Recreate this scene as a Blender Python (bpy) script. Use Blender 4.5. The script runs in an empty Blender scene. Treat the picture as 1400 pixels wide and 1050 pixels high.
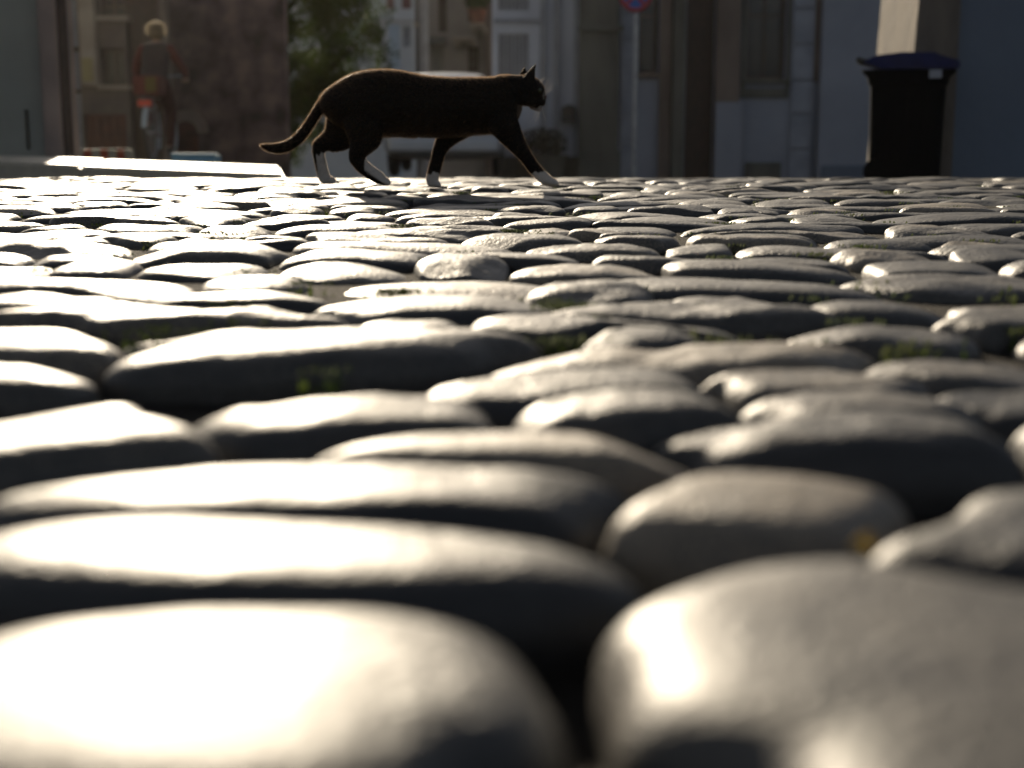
import bpy, bmesh, math, random
import numpy as np
from mathutils import Vector, Matrix, Euler

random.seed(7)
RNG = np.random.default_rng(11)
SC = bpy.context.scene
COL = SC.collection
R = math.radians

# ------------------------------------------------------------------ camera
EYE = 0.140
PITCH = R(10.3)
FPX = 1944.0
cam_d = bpy.data.cameras.new('camera')
cam = bpy.data.objects.new('camera', cam_d)
COL.objects.link(cam)
cam.location = (0, 0, EYE)
cam.rotation_euler = (math.pi / 2 - PITCH, 0, 0)
cam_d.sensor_width = 36
cam_d.lens = 50
cam_d.clip_start = 0.02
cam_d.clip_end = 2000
cam_d.dof.use_dof = True
cam_d.dof.focus_distance = 2.3
cam_d.dof.aperture_fstop = 4.5
cam_d.dof.aperture_blades = 9
SC.camera = cam


def P(px, py, Y):
    """photo position and a real distance -> metres"""
    u = (px - 700) / FPX
    v = (525 - py) / FPX
    dy = math.cos(PITCH) + v * math.sin(PITCH)
    dz = -math.sin(PITCH) + v * math.cos(PITCH)
    t = Y / dy
    return Vector((u * t, Y, EYE + dz * t))


def proj(co):
    """metres -> photo position (arrays)"""
    x, y, z = co[:, 0], co[:, 1], co[:, 2] - EYE
    dep = y * math.cos(PITCH) - z * math.sin(PITCH)
    up = y * math.sin(PITCH) + z * math.cos(PITCH)
    return 700 + FPX * x / dep, 525 - FPX * up / dep


def X(px, Y):
    return P(px, 150, Y).x


def Z(py, Y):
    return P(700, py, Y).z


def gz(y):
    """height of the street: level, then falling away past a crest"""
    y = np.asarray(y, float)
    a = 0.0105
    z = np.where(y < 2.9, 0.0, -a * (y - 2.9) ** 2)
    y1 = 4.75
    z1 = -a * (y1 - 2.9) ** 2
    s1 = 2 * a * (y1 - 2.9)
    z = np.where(y > y1, z1 - s1 * (y - y1), z)
    z = np.where(y > 60, z1 - s1 * (60 - y1), z)
    return z


def GZ(y):
    return float(gz(y))


# ------------------------------------------------------------------ sun and sky
SUN_AZ, SUN_EL = -15.0, 19.0
az, el = R(SUN_AZ), R(SUN_EL)
sdir = Vector((math.sin(az) * math.cos(el), math.cos(az) * math.cos(el), math.sin(el)))
sd = bpy.data.lights.new('sun', 'SUN')
sd.energy = 5.0
sd.angle = R(0.6)
sd.color = (1.0, 0.85, 0.64)
sun = bpy.data.objects.new('sun', sd)
COL.objects.link(sun)
sun.rotation_euler = sdir.to_track_quat('Z', 'Y').to_euler()
sun.location = (-5, 9, 8)

w = bpy.data.worlds.new('World')
SC.world = w
w.use_nodes = True
nt = w.node_tree
bg = nt.nodes['Background']
sky = nt.nodes.new('ShaderNodeTexSky')
sky.sky_type = 'NISHITA'
sky.sun_disc = False
sky.sun_elevation = el
sky.sun_rotation = az
sky.dust_density = 1.5
sky.air_density = 0.8
sky.ozone_density = 0.6
hs = nt.nodes.new('ShaderNodeHueSaturation')
hs.inputs['Saturation'].default_value = 0.5
nt.links.new(sky.outputs[0], hs.inputs['Color'])
nt.links.new(hs.outputs[0], bg.inputs[0])
bg.inputs[1].default_value = 0.05

SC.view_settings.view_transform = 'Standard'
SC.view_settings.look = 'None'
SC.view_settings.gamma = 1
SC.view_settings.exposure = 0.62


# ------------------------------------------------------------------ materials
def mat(name, c1, c2=None, rough=0.7, scale=4.0, bump=0.0, bscale=40.0, metal=0.0, detail=5, spec=0.5,
        coat=0.0, stretch=(1, 1, 1), edge=(0.35, 0.65), trans=0.0):
    m = bpy.data.materials.new(name)
    m.use_nodes = True
    N, L = m.node_tree.nodes, m.node_tree.links
    b = N['Principled BSDF']
    b.inputs['Roughness'].default_value = rough
    b.inputs['Metallic'].default_value = metal
    b.inputs['Specular IOR Level'].default_value = spec
    b.inputs['Coat Weight'].default_value = coat
    tc = N.new('ShaderNodeTexCoord')
    mp = N.new('ShaderNodeMapping')
    mp.inputs['Scale'].default_value = stretch
    L.new(tc.outputs['Object'], mp.inputs[0])
    if c2 is None:
        c2 = tuple(x * 0.75 for x in c1)
    n = N.new('ShaderNodeTexNoise')
    n.inputs['Scale'].default_value = scale
    n.inputs['Detail'].default_value = detail
    L.new(mp.outputs[0], n.inputs['Vector'])
    r = N.new('ShaderNodeValToRGB')
    r.color_ramp.elements[0].position = edge[0]
    r.color_ramp.elements[1].position = edge[1]
    r.color_ramp.elements[0].color = (*c1, 1)
    r.color_ramp.elements[1].color = (*c2, 1)
    L.new(n.outputs['Fac'], r.inputs[0])
    L.new(r.outputs[0], b.inputs['Base Color'])
    if bump:
        n2 = N.new('ShaderNodeTexNoise')
        n2.inputs['Scale'].default_value = bscale
        n2.inputs['Detail'].default_value = 6
        L.new(mp.outputs[0], n2.inputs['Vector'])
        bp = N.new('ShaderNodeBump')
        bp.inputs['Strength'].default_value = bump
        bp.inputs['Distance'].default_value = 0.02
        L.new(n2.outputs['Fac'], bp.inputs['Height'])
        L.new(bp.outputs[0], b.inputs['Normal'])
    if trans:
        t = N.new('ShaderNodeBsdfTranslucent')
        L.new(r.outputs[0], t.inputs[0])
        mx = N.new('ShaderNodeMixShader')
        mx.inputs[0].default_value = trans
        L.new(b.outputs[0], mx.inputs[1])
        L.new(t.outputs[0], mx.inputs[2])
        L.new(mx.outputs[0], N['Material Output'].inputs[0])
    return m


# ------------------------------------------------------------------ object helpers
def tag(o, label=None, cat=None, group=None, kind=None):
    if label: o['label'] = label
    if cat: o['category'] = cat
    if group: o['group'] = group
    if kind: o['kind'] = kind
    return o


def thing(name, label, cat, loc=(0, 0, 0), rz=0.0, group=None):
    o = bpy.data.objects.new(name, None)
    COL.objects.link(o)
    o.empty_display_size = 0.1
    o.location = loc
    o.rotation_euler = (0, 0, rz)
    return tag(o, label, cat, group)


def link(name, me, m=None, parent=None, smooth=False):
    if m is not None:
        me.materials.clear()
        for k in (m if isinstance(m, (list, tuple)) else [m]):
            me.materials.append(k)
    if smooth:
        me.polygons.foreach_set('use_smooth', [True] * len(me.polygons))
    o = bpy.data.objects.new(name, me)
    COL.objects.link(o)
    if parent is not None:
        o.parent = parent
    return o


class MB:
    """collects shapes into one mesh"""
    def __init__(self):
        self.bm = bmesh.new()

    def box(self, a, b, bevel=0.0):
        x0, y0, z0 = [min(p, q) for p, q in zip(a, b)]
        x1, y1, z1 = [max(p, q) for p, q in zip(a, b)]
        vs = [self.bm.verts.new(c) for c in ((x0, y0, z0), (x1, y0, z0), (x1, y1, z0), (x0, y1, z0),
                                             (x0, y0, z1), (x1, y0, z1), (x1, y1, z1), (x0, y1, z1))]
        fs = [self.bm.faces.new([vs[i] for i in f]) for f in
              ((0, 3, 2, 1), (4, 5, 6, 7), (0, 1, 5, 4), (1, 2, 6, 5), (2, 3, 7, 6), (3, 0, 4, 7))]
        if bevel:
            es = list({e for f in fs for e in f.edges})
            bmesh.ops.bevel(self.bm, geom=es, offset=bevel, segments=2, affect='EDGES', profile=0.6)
        return self

    def prism(self, pts, y0, y1, axis='Y'):
        """closed outline in the plane across the axis, extruded along it"""
        def mk(p, t):
            return (p[0], t, p[1]) if axis == 'Y' else ((t, p[0], p[1]) if axis == 'X' else (p[0], p[1], t))
        a = [self.bm.verts.new(mk(p, y0)) for p in pts]
        b = [self.bm.verts.new(mk(p, y1)) for p in pts]
        n = len(pts)
        self.bm.faces.new(a)
        self.bm.faces.new(b[::-1])
        for i in range(n):
            self.bm.faces.new((a[i], b[i], b[(i + 1) % n], a[(i + 1) % n]))
        return self

    def tube(self, pts, r, seg=10, cap=True):
        pts = [Vector(p) for p in pts]
        rs = r if isinstance(r, (list, tuple)) else [r] * len(pts)
        rings = []
        up = Vector((0, 0, 1))
        for i, p in enumerate(pts):
            d = (pts[min(i + 1, len(pts) - 1)] - pts[max(i - 1, 0)]).normalized()
            s = d.cross(up)
            if s.length < 1e-3: s = d.cross(Vector((0, 1, 0)))
            s.normalize()
            t = s.cross(d)
            rings.append([self.bm.verts.new(p + (s * math.cos(a) + t * math.sin(a)) * rs[i])
                          for a in [2 * math.pi * k / seg for k in range(seg)]])
        for a, b in zip(rings, rings[1:]):
            for k in range(seg):
                self.bm.faces.new((a[k], a[(k + 1) % seg], b[(k + 1) % seg], b[k]))
        if cap:
            self.bm.faces.new(rings[0][::-1])
            self.bm.faces.new(rings[-1])
        return self

    def torus(self, c, Rr, r, axis='X', n=40, k=8, arc=(0, 360)):
        full = arc[1] - arc[0] >= 360
        rings = []
        m = n if full else n + 1
        for i in range(m):
            a = R(arc[0] + (arc[1] - arc[0]) * i / n)
            ring = []
            for j in range(k):
                b = 2 * math.pi * j / k
                q = Rr + r * math.cos(b)
                o = r * math.sin(b)
                p = {'X': (o, q * math.cos(a), q * math.sin(a)), 'Y': (q * math.cos(a), o, q * math.sin(a)),
                     'Z': (q * math.cos(a), q * math.sin(a), o)}[axis]
                ring.append(self.bm.verts.new(Vector(c) + Vector(p)))
            rings.append(ring)
        for i in range(n):
            a, b = rings[i], rings[(i + 1) % m]
            for j in range(k):
                self.bm.faces.new((a[j], a[(j + 1) % k], b[(j + 1) % k], b[j]))
        return self

    def disc(self, c, r, t, axis='Y', n=32):
        d = {'X': Vector((t / 2, 0, 0)), 'Y': Vector((0, t / 2, 0)), 'Z': Vector((0, 0, t / 2))}[axis]
        return self.tube([Vector(c) - d, Vector(c) + d], r, n)

    def grid_wall(self, x0, x1, z0, z1, y0, y1, holes):
        """a wall with openings cut through it"""
        xs = sorted({x0, x1, *[h[0] for h in holes], *[h[1] for h in holes]})
        zs = sorted({z0, z1, *[h[2] for h in holes], *[h[3] for h in holes]})
        xs = [v for v in xs if x0 <= v <= x1]
        zs = [v for v in zs if z0 <= v <= z1]

        def solid(i, j):
            if i < 0 or j < 0 or i >= len(xs) - 1 or j >= len(zs) - 1: return False
            cx, cz = (xs[i] + xs[i + 1]) / 2, (zs[j] + zs[j + 1]) / 2
            return not any(h[0] < cx < h[1] and h[2] < cz < h[3] for h in holes)
        V = {}

        def v(i, k, j):
            if (i, k, j) not in V:
                V[(i, k, j)] = self.bm.verts.new((xs[i], (y0, y1)[k], zs[j]))
            return V[(i, k, j)]
        for i in range(len(xs) - 1):
            for j in range(len(zs) - 1):
                if not solid(i, j): continue
                self.bm.faces.new((v(i, 0, j), v(i + 1, 0, j), v(i + 1, 0, j + 1), v(i, 0, j + 1)))
                self.bm.faces.new((v(i, 1, j), v(i, 1, j + 1), v(i + 1, 1, j + 1), v(i + 1, 1, j)))
                if not solid(i - 1, j): self.bm.faces.new((v(i, 0, j), v(i, 0, j + 1), v(i, 1, j + 1), v(i, 1, j)))
                if not solid(i + 1, j): self.bm.faces.new((v(i + 1, 0, j), v(i + 1, 1, j), v(i + 1, 1, j + 1), v(i + 1, 0, j + 1)))
                if not solid(i, j - 1): self.bm.faces.new((v(i, 0, j), v(i, 1, j), v(i + 1, 1, j), v(i + 1, 0, j)))
                if not solid(i, j + 1): self.bm.faces.new((v(i, 0, j + 1), v(i + 1, 0, j + 1), v(i + 1, 1, j + 1), v(i, 1, j + 1)))
        return self

    def build(self, name, m=None, parent=None, smooth=False, loc=None):
        bmesh.ops.recalc_face_normals(self.bm, faces=self.bm.faces)
        me = bpy.data.meshes.new(name)
        self.bm.to_mesh(me)
        self.bm.free()
        o = link(name, me, m, parent, smooth)
        if loc is not None: o.location = loc
        return o


def np_mesh(name, verts, faces_idx, loop_start, loop_total):
    me = bpy.data.meshes.new(name)
    me.vertices.add(len(verts))
    me.vertices.foreach_set('co', np.asarray(verts, np.float32).ravel())
    me.loops.add(len(faces_idx))
    me.loops.foreach_set('vertex_index', np.asarray(faces_idx, np.int32))
    me.polygons.add(len(loop_start))
    me.polygons.foreach_set('loop_start', np.asarray(loop_start, np.int32))
    me.polygons.foreach_set('loop_total', np.asarray(loop_total, np.int32))
    me.update(calc_edges=True)
    return me


_ph = np.random.default_rng(3)
_DIRS = _ph.normal(size=(60, 3))
_DIRS /= np.linalg.norm(_DIRS, axis=1)[:, None]
_PH = _ph.uniform(0, 6.28, 60)


def wob(p, freq, k0=0, n=7):
    """cheap smooth noise, about -1..1"""
    s = 0
    for k in range(n):
        d = _DIRS[(k0 + k) % 60]
        f = freq * (0.6 + 0.25 * k)
        s = s + np.sin((p @ d) * f + _PH[(k0 + k) % 60]) / (1 + 0.35 * k)
    return s / 3.2


# ------------------------------------------------------------------ blobs -> one continuous body
_t = bmesh.new()
bmesh.ops.create_icosphere(_t, subdivisions=3, radius=1.0)
_t.verts.ensure_lookup_table()
ICO_V = np.array([v.co[:] for v in _t.verts])
ICO_F = np.array([[v.index for v in f.verts] for f in _t.faces])
_t.free()


def balls(chain, step=0.3):
    """chain of (x,y,z,r) or (x,y,z,rx,ry,rz): swept ellipsoids"""
    full = [tuple(c) if len(c) == 6 else (c[0], c[1], c[2], c[3], c[3], c[3]) for c in chain]
    out = []
    for a, b in zip(full, full[1:]):
        d = (Vector(a[:3]) - Vector(b[:3])).length
        n = max(1, int(d / (min(min(a[3:]), min(b[3:])) * step)) + 1)
        for i in range(n):
            t = i / n
            out.append([a[k] + (b[k] - a[k]) * t for k in range(6)])
    out.append(list(full[-1]))
    return out


def blob_mesh(name, chains, voxel, smooth=6, extra=None, factor=0.6):
    E = np.array([e for c in chains for e in balls(c)])
    V = (ICO_V[None] * E[:, None, 3:6] + E[:, None, 0:3]).reshape(-1, 3)
    F = (ICO_F[None] + (np.arange(len(E)) * len(ICO_V))[:, None, None]).reshape(-1, 3)
    me = np_mesh('tmp_' + name, V, F.ravel(), np.arange(len(F)) * 3, np.full(len(F), 3))
    o = bpy.data.objects.new('tmp', me)
    COL.objects.link(o)
    r = o.modifiers.new('r', 'REMESH')
    r.mode = 'VOXEL'
    r.voxel_size = voxel
    s = o.modifiers.new('s', 'SMOOTH')
    s.factor = factor
    s.iterations = smooth
    dg = bpy.context.evaluated_depsgraph_get()
    dg.update()
    out = bpy.data.meshes.new_from_object(o.evaluated_get(dg))
    bpy.data.objects.remove(o)
    bpy.data.meshes.remove(me)
    out.name = name
    out.polygons.foreach_set('use_smooth', [True] * len(out.polygons))
    return out


# ==================================================================== THE STREET
# ---- ground sheet
def build_ground():
    ys = np.concatenate([np.linspace(-200, -6, 12), np.linspace(-5, 10, 120), np.linspace(10.5, 60, 60), np.linspace(65, 250, 12)])
    xs = np.concatenate([np.linspace(-220, -12, 10), np.linspace(-11, 11, 90), np.linspace(12, 220, 10)])
    gx, gy = np.meshgrid(xs, ys)
    z = gz(gy) - np.interp(np.hypot(gx, gy), [.45, .75, 1.3, 2.2], [.037, .031, .0175, .013])
    near = (np.abs(gx) < 11) & (gy > -5) & (gy < 10)
    pts = np.stack([gx, gy, gx * 0], -1)
    z = z + np.where(near, wob(pts, 9.0) * 0.004, 0)
    z = np.where((gy > 10), z + 0.03, z)
    nx, ny = len(xs), len(ys)
    V = np.stack([gx, gy, z], -1).reshape(-1, 3)
    i, j = np.meshgrid(np.arange(nx - 1), np.arange(ny - 1))
    a = (j * nx + i).ravel()
    F = np.stack([a, a + 1, a + nx + 1, a + nx], 1)
    me = np_mesh('ground', V, F.ravel(), np.arange(len(F)) * 4, np.full(len(F), 4))
    m = mat('soil between the stones', (.012, .010, .008), (.030, .024, .018), rough=0.95, scale=9, bump=1.0, bscale=160, spec=0.2)
    o = link('ground', me, m, smooth=True)
    tag(o, kind='structure')


build_ground()


def G(px, py, z=0.0):
    """where the sight line through a photo position meets the level z"""
    u = (px - 700) / FPX
    v = (525 - py) / FPX
    dy = math.cos(PITCH) + v * math.sin(PITCH)
    dz = -math.sin(PITCH) + v * math.cos(PITCH)
    t = (z - EYE) / dz
    return u * t, dy * t


# centre px, crown line py, width px, half depth m, turn deg, lift m
HAND = [
    (310, 918, 900, .064, 3, .001), (1370, 930, 1000, .100, 15, .006), (850, 1075, 460, .034, 0, -.010), 
    (1535, 722, 620, .064, 10, .005), (385, 728, 850, .040, -3, -.002), (1055, 668, 400, .042, -4, .000),
    (425, 640, 840, .040, -2, -.003), (1190, 582, 520, .040, -3, .002), (690, 598, 460, .034, -3, .000),
    (60, 585, 400, .054, 24, .003), (450, 556, 430, .036, 8, .000), (870, 550, 330, .036, -4, .002),
    (1190, 538, 300, .032, -3, -.002), (1470, 585, 200, .034, 0, 0), (785, 512, 370, .033, 2, .000),
    (1105, 506, 270, .034, -2, .000), (1310, 490, 240, .036, 0, -.001), (410, 462, 600, .066, 9, .005),
    (80, 466, 300, .040, -6, -.001), (-10, 494, 220, .038, 0, -.002), (925, 474, 450, .040, 0, .000),
    (1400, 528, 220, .036, 0, -.003), (1205, 444, 210, .045, -4, .000), (950, 418, 350, .048, -2, .005),
    (1178, 414, 210, .036, 0, -.002), (1390, 432, 180, .040, 3, .000), (600, 408, 290, .056, -4, .002),
    (215, 420, 450, .048, 6, .004), (60, 400, 230, .040, 0, .000), (300, 395, 240, .035, 0, -.003),
]


def build_cobbles():
    S = []
    for (px, py, wpx, b, rot, lift) in HAND:
        x, y = G(px, py, 0.0)
        a = wpx / 2 * (y / FPX) * 1.06
        S.append((x, y, a, b, R(rot), lift, 1))
    hand = np.array([(s[0], s[1], s[2], s[3], s[4]) for s in S])
    y = -1.2
    row = 0
    lim = []
    while y < 9.5:
        depth = random.uniform(.086, .118)
        half = 0.75 + max(y, 0) * 0.42
        if y < 1.3: half = 1.3
        x = -half - random.uniform(0, .2)
        ph = random.uniform(0, 6.28)
        while x < half:
            a = random.choice([.04, .052, .06, .07, .08, .09, .10, .12, .135]) * random.uniform(.92, 1.08)
            cx = x + a
            cy = y + 0.030 * math.sin(cx * 2.1 + ph) + random.uniform(-.026, .026) + 0.02 * math.sin(row * .7)
            b = depth / 2 * random.uniform(.80, 1.3)
            rot = R(random.gauss(-2, 11))
            ok = True
            if y < 1.6:
                c, s_ = np.cos(-hand[:, 4]), np.sin(-hand[:, 4])
                dx, dy = cx - hand[:, 0], cy - hand[:, 1]
                kk = 1.0 if y < .46 else .55
                u = (dx * c - dy * s_) / (hand[:, 2] + a * kk)
                v = (dx * s_ + dy * c) / (hand[:, 3] + b * kk)
                if (u * u + v * v < 1).any(): ok = False
            if ok:
                S.append((cx, cy, a, b, rot, random.gauss(0, .0034), 0))
            x += 2 * a * random.uniform(.94, 1.04) + .008
        y += depth * 0.97
        row += 1
    S = np.array(S)
    cx, cy, A, B, ROT, LIFT, HND = S.T
    cR, sR = np.cos(-ROT), np.sin(-ROT)

    def metric(j, p):
        dx = p[..., 0, None] - cx[j]
        dy = p[..., 1, None] - cy[j]
        u = (dx * cR[j] - dy * sR[j]) / A[j]
        v = (dx * sR[j] + dy * cR[j]) / B[j]
        return (np.abs(u) ** 2.3 + np.abs(v) ** 2.3) ** (1 / 2.3)
    allV, allL, allS, allT, tone, off, loops = [], [], [], [], [], 0, 0
    for i in range(len(S)):
        d = cy[i]
        near = np.where((np.abs(cx - cx[i]) < .34) & (np.abs(cy - cy[i]) < .22))[0]
        near = near[near != i]
        dist = math.hypot(cx[i], d)
        if d < -0.1 or dist > 5.4: nseg, nr = 16, 5
        elif dist < 1.3: nseg, nr = 72, 22
        elif dist < 3.6: nseg, nr = 48, 13
        else: nseg, nr = 28, 8
        th = np.linspace(0, 2 * np.pi, nseg, endpoint=False)
        ee = 2.2 if HND[i] else random.uniform(2.1, 2.9)
        rad = 1.0 / ((np.abs(np.cos(th)) ** ee + np.abs(np.sin(th)) ** ee) ** (1 / ee))
        # steps outwards
        K = 26
        ts = np.linspace(.25, 1.30, K)
        uu = np.cos(th)[:, None] * rad[:, None] * ts[None] * A[i]
        vv = np.sin(th)[:, None] * rad[:, None] * ts[None] * B[i]
        c, s_ = math.cos(ROT[i]), math.sin(ROT[i])
        p = np.stack([cx[i] + uu * c - vv * s_, cy[i] + uu * s_ + vv * c], -1)
        mi = metric(np.array([i]), p)[..., 0]
        if len(near):
            mj = metric(near, p).min(-1)
        else:
            mj = np.full_like(mi, 9)
        gap = 0.10 if not HND[i] else 0.08
        inside = (mi < mj - gap) & (ts[None] < 1.24)
        first = np.where(inside.all(1), K - 1, np.argmin(inside, axis=1))
        lim = ts[np.maximum(first - 1, 0)]
        for _ in range(3 if nseg > 30 else 1):
            lim = (np.roll(lim, 1) + 2 * lim + np.roll(lim, -1)) / 4
        q = np.stack([np.cos(th) * 1.7 + i * 3.1, np.sin(th) * 1.7 + i, th * 0 + i * .7], -1)
        lim = lim * (1 + (.03 if i < 2 else .09) * wob(q, 1.5, i % 40) + .022 * wob(q, 5.0, (i * 7) % 40))
        # dome: rings from centre to rim, then down the side
        sr = 1 - (1 - np.linspace(0, 1, nr + 1)[1:]) ** 1.9
        # rounded shoulder
        H = float(np.interp(dist, [.45, .75, 1.3, 2.2], [.031, .028, .020, .0155]))
        pw = random.uniform(4.2, 8.0)
        fl = random.uniform(.89, .965)
        zz = H * (fl * (np.maximum(0, 1 - sr ** pw)) ** 0.5 + (1 - fl) * (1 - sr ** 2))
        rr = sr[:, None] * lim[None] * rad[None]
        U = np.cos(th)[None] * rr * A[i]
        W = np.sin(th)[None] * rr * B[i]
        px = cx[i] + U * c - W * s_
        py = cy[i] + U * s_ + W * c
        zz = np.repeat(zz[:, None], nseg, 1)
        un = rr * np.cos(th)[None]
        vn = rr * np.sin(th)[None]
        for _ in range(0 if i < 2 else 1 if (HND[i] and dist < .62) else random.choice((2, 3, 4))):
            aa = random.uniform(-.3, 3.44) if HND[i] else random.uniform(0, 6.28)
            k_ = random.uniform(.5, 1.5)
            if HND[i] and dist < .62: k_ *= .35
            pl = H * (1 + k_ * (random.uniform(.35, .8) - (un * math.cos(aa) + vn * math.sin(aa))))
            e_ = .0022
            hmin = np.clip(.5 + .5 * (pl - zz) / (e_ * 2), 0, 1)
            zz = pl * (1 - hmin) + zz * hmin - e_ * 2 * hmin * (1 - hmin) * .5
        base = gz(cy[i]) - H + LIFT[i] * float(np.interp(dist, [.8, 2], [1, .75]))
        tx = random.gauss(0, .035)
        ty = random.gauss(0, .04)
        if HND[i]: tx, ty = tx * .4, ty * .4
        sy = (gz(cy[i] + .05) - gz(cy[i] - .05)) / .1
        pz = base + zz + (px - cx[i]) * tx + (py - cy[i]) * (ty + sy)
        P3 = np.stack([px + i * .37, py, pz * 1.0], -1)
        top = np.clip(zz / H, 0, 1)
        k0 = random.randrange(50)
        amp = .15 if i < 2 else .45 if dist < .5 else 1.0
        crag = random.choice((.3, .5, .8, 1.1, 1.6)) if i >= 2 else .5
        pz = pz + amp * top * (wob(P3, 22, k0) * .0050 - np.abs(wob(P3, 40, k0 + 5)) * .0028 * crag - np.abs(wob(P3, 85, k0 + 3)) * .0019 * crag
                               + (wob(P3, 210, k0 + 2) * .0007 * crag if nseg > 40 else 0))
        # last ring goes down into the joint
        if nr > 6:
            px = px + wob(P3, 60, k0) * .0022
            py = py + wob(P3, 60, k0 + 9) * .0022
        drop = np.stack([px[-1], py[-1], pz[-1] - .02], -1)
        ctr = np.array([[cx[i], cy[i], base + H + float(np.mean(pz[0] - base - zz[0]))]])
        V = np.concatenate([ctr, np.stack([px, py, pz], -1).reshape(-1, 3), drop])
        nR = nr + 1
        k = np.arange(nseg)
        k1 = (k + 1) % nseg
        tris = np.stack([k * 0, 1 + k, 1 + k1], 1)
        qs = []
        for r_ in range(nR - 1):
            qs.append(np.stack([1 + r_ * nseg + k, 1 + (r_ + 1) * nseg + k, 1 + (r_ + 1) * nseg + k1, 1 + r_ * nseg + k1], 1))
        qs = np.concatenate(qs)
        allV.append(V)
        allL.append((tris + off).ravel())
        allL.append((qs + off).ravel())
        allS.append(loops + np.arange(len(tris)) * 3)
        allT.append(np.full(len(tris), 3))
        loops += len(tris) * 3
        allS.append(loops + np.arange(len(qs)) * 4)
        allT.append(np.full(len(qs), 4))
        loops += len(qs) * 4
        off += len(V)
        tone.append(np.full(len(V), RNG.uniform(0, 1)))
    me = np_mesh('cobblestone_street', np.concatenate(allV), np.concatenate(allL), np.concatenate(allS), np.concatenate(allT))
    at = me.attributes.new('tone', 'FLOAT', 'POINT')
    at.data.foreach_set('value', np.concatenate(tone).astype(np.float32))
    me.polygons.foreach_set('use_smooth', [True] * len(me.polygons))
    m = bpy.data.materials.new('worn cobblestone')
    m.use_nodes = True
    N, L = m.node_tree.nodes, m.node_tree.links
    b = N['Principled BSDF']
    tc = N.new('ShaderNodeTexCoord')
    a = N.new('ShaderNodeAttribute')
    a.attribute_name = 'tone'
    n1 = N.new('ShaderNodeTexNoise')
    n1.inputs['Scale'].default_value = 22
    n1.inputs['Detail'].default_value = 8
    n1.inputs['Roughness'].default_value = .62
    L.new(tc.outputs['Object'], n1.inputs['Vector'])
    mixf = N.new('ShaderNodeMath')
    mixf.operation = 'MULTIPLY_ADD'
    mixf.inputs[1].default_value = .66
    L.new(a.outputs['Fac'], mixf.inputs[0])
    sc = N.new('ShaderNodeMath')
    sc.operation = 'MULTIPLY'
    sc.inputs[1].default_value = .55
    L.new(n1.outputs['Fac'], sc.inputs[0])
    nf = N.new('ShaderNodeTexNoise')
    nf.inputs['Scale'].default_value = 420
    nf.inputs['Detail'].default_value = 4
    L.new(tc.outputs['Object'], nf.inputs['Vector'])
    sf = N.new('ShaderNodeMath')
    sf.operation = 'MULTIPLY_ADD'
    sf.inputs[1].default_value = .75
    L.new(nf.outputs['Fac'], sf.inputs[0])
    L.new(sc.outputs[0], sf.inputs[2])
    so = N.new('ShaderNodeMath')
    so.operation = 'SUBTRACT'
    so.inputs[1].default_value = .375
    L.new(sf.outputs[0], so.inputs[0])
    L.new(so.outputs[0], mixf.inputs[2])
    cr = N.new('ShaderNodeValToRGB')
    els = cr.color_ramp.elements
    els[0].position, els[0].color = .18, (.014, .014, .0145, 1)
    els[1].position, els[1].color = .97, (.20, .165, .12, 1)
    e = els.new(.48); e.color = (.026, .0255, .025, 1)
    e = els.new(.76); e.color = (.066, .060, .052, 1)
    L.new(mixf.outputs[0], cr.inputs[0])
    L.new(cr.outputs[0], b.inputs['Base Color'])
    n2 = N.new('ShaderNodeTexNoise')
    n2.inputs['Scale'].default_value = 35
    n2.inputs['Detail'].default_value = 6
    L.new(tc.outputs['Object'], n2.inputs['Vector'])
    mr = N.new('ShaderNodeMapRange')
    mr.inputs[1].default_value = .3
    mr.inputs[2].default_value = .7
    mr.inputs[3].default_value = .46
    mr.inputs[4].default_value = .66
    L.new(n2.outputs['Fac'], mr.inputs[0])
    L.new(mr.outputs[0], b.inputs['Roughness'])
    b.inputs['Specular IOR Level'].default_value = .38
    b.inputs['Coat Weight'].default_value = .38
    b.inputs['Coat Roughness'].default_value = .48
    # pits and scratches
    n3 = N.new('ShaderNodeTexNoise')
    n3.inputs['Scale'].default_value = 170
    n3.inputs['Detail'].default_value = 8
    L.new(tc.outputs['Object'], n3.inputs['Vector'])
    vo = N.new('ShaderNodeTexVoronoi')
    vo.inputs['Scale'].default_value = 240
    L.new(tc.outputs['Object'], vo.inputs['Vector'])
    ad = N.new('ShaderNodeMath')
    ad.operation = 'MULTIPLY_ADD'
    ad.inputs[1].default_value = .35
    L.new(vo.outputs['Distance'], ad.inputs[0])
    L.new(n3.outputs['Fac'], ad.inputs[2])
    bp = N.new('ShaderNodeBump')
    bp.inputs['Strength'].default_value = .8
    bp.inputs['Distance'].default_value = .0022
    L.new(ad.outputs[0], bp.inputs['Height'])
    n4 = N.new('ShaderNodeTexNoise')
    n4.inputs['Scale'].default_value = 30
    n4.inputs['Detail'].default_value = 3
    L.new(tc.outputs['Object'], n4.inputs['Vector'])
    bp2 = N.new('ShaderNodeBump')
    bp2.inputs['Strength'].default_value = .35
    bp2.inputs['Distance'].default_value = .006
    L.new(n4.outputs['Fac'], bp2.inputs['Height'])
    L.new(bp.outputs[0], bp2.inputs['Normal'])
    L.new(bp2.outputs[0], b.inputs['Normal'])
    o = link('cobblestone_street', me, m)
    tag(o, kind='structure')
    return cx, cy, A, B, ROT


COB = build_cobbles()


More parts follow.
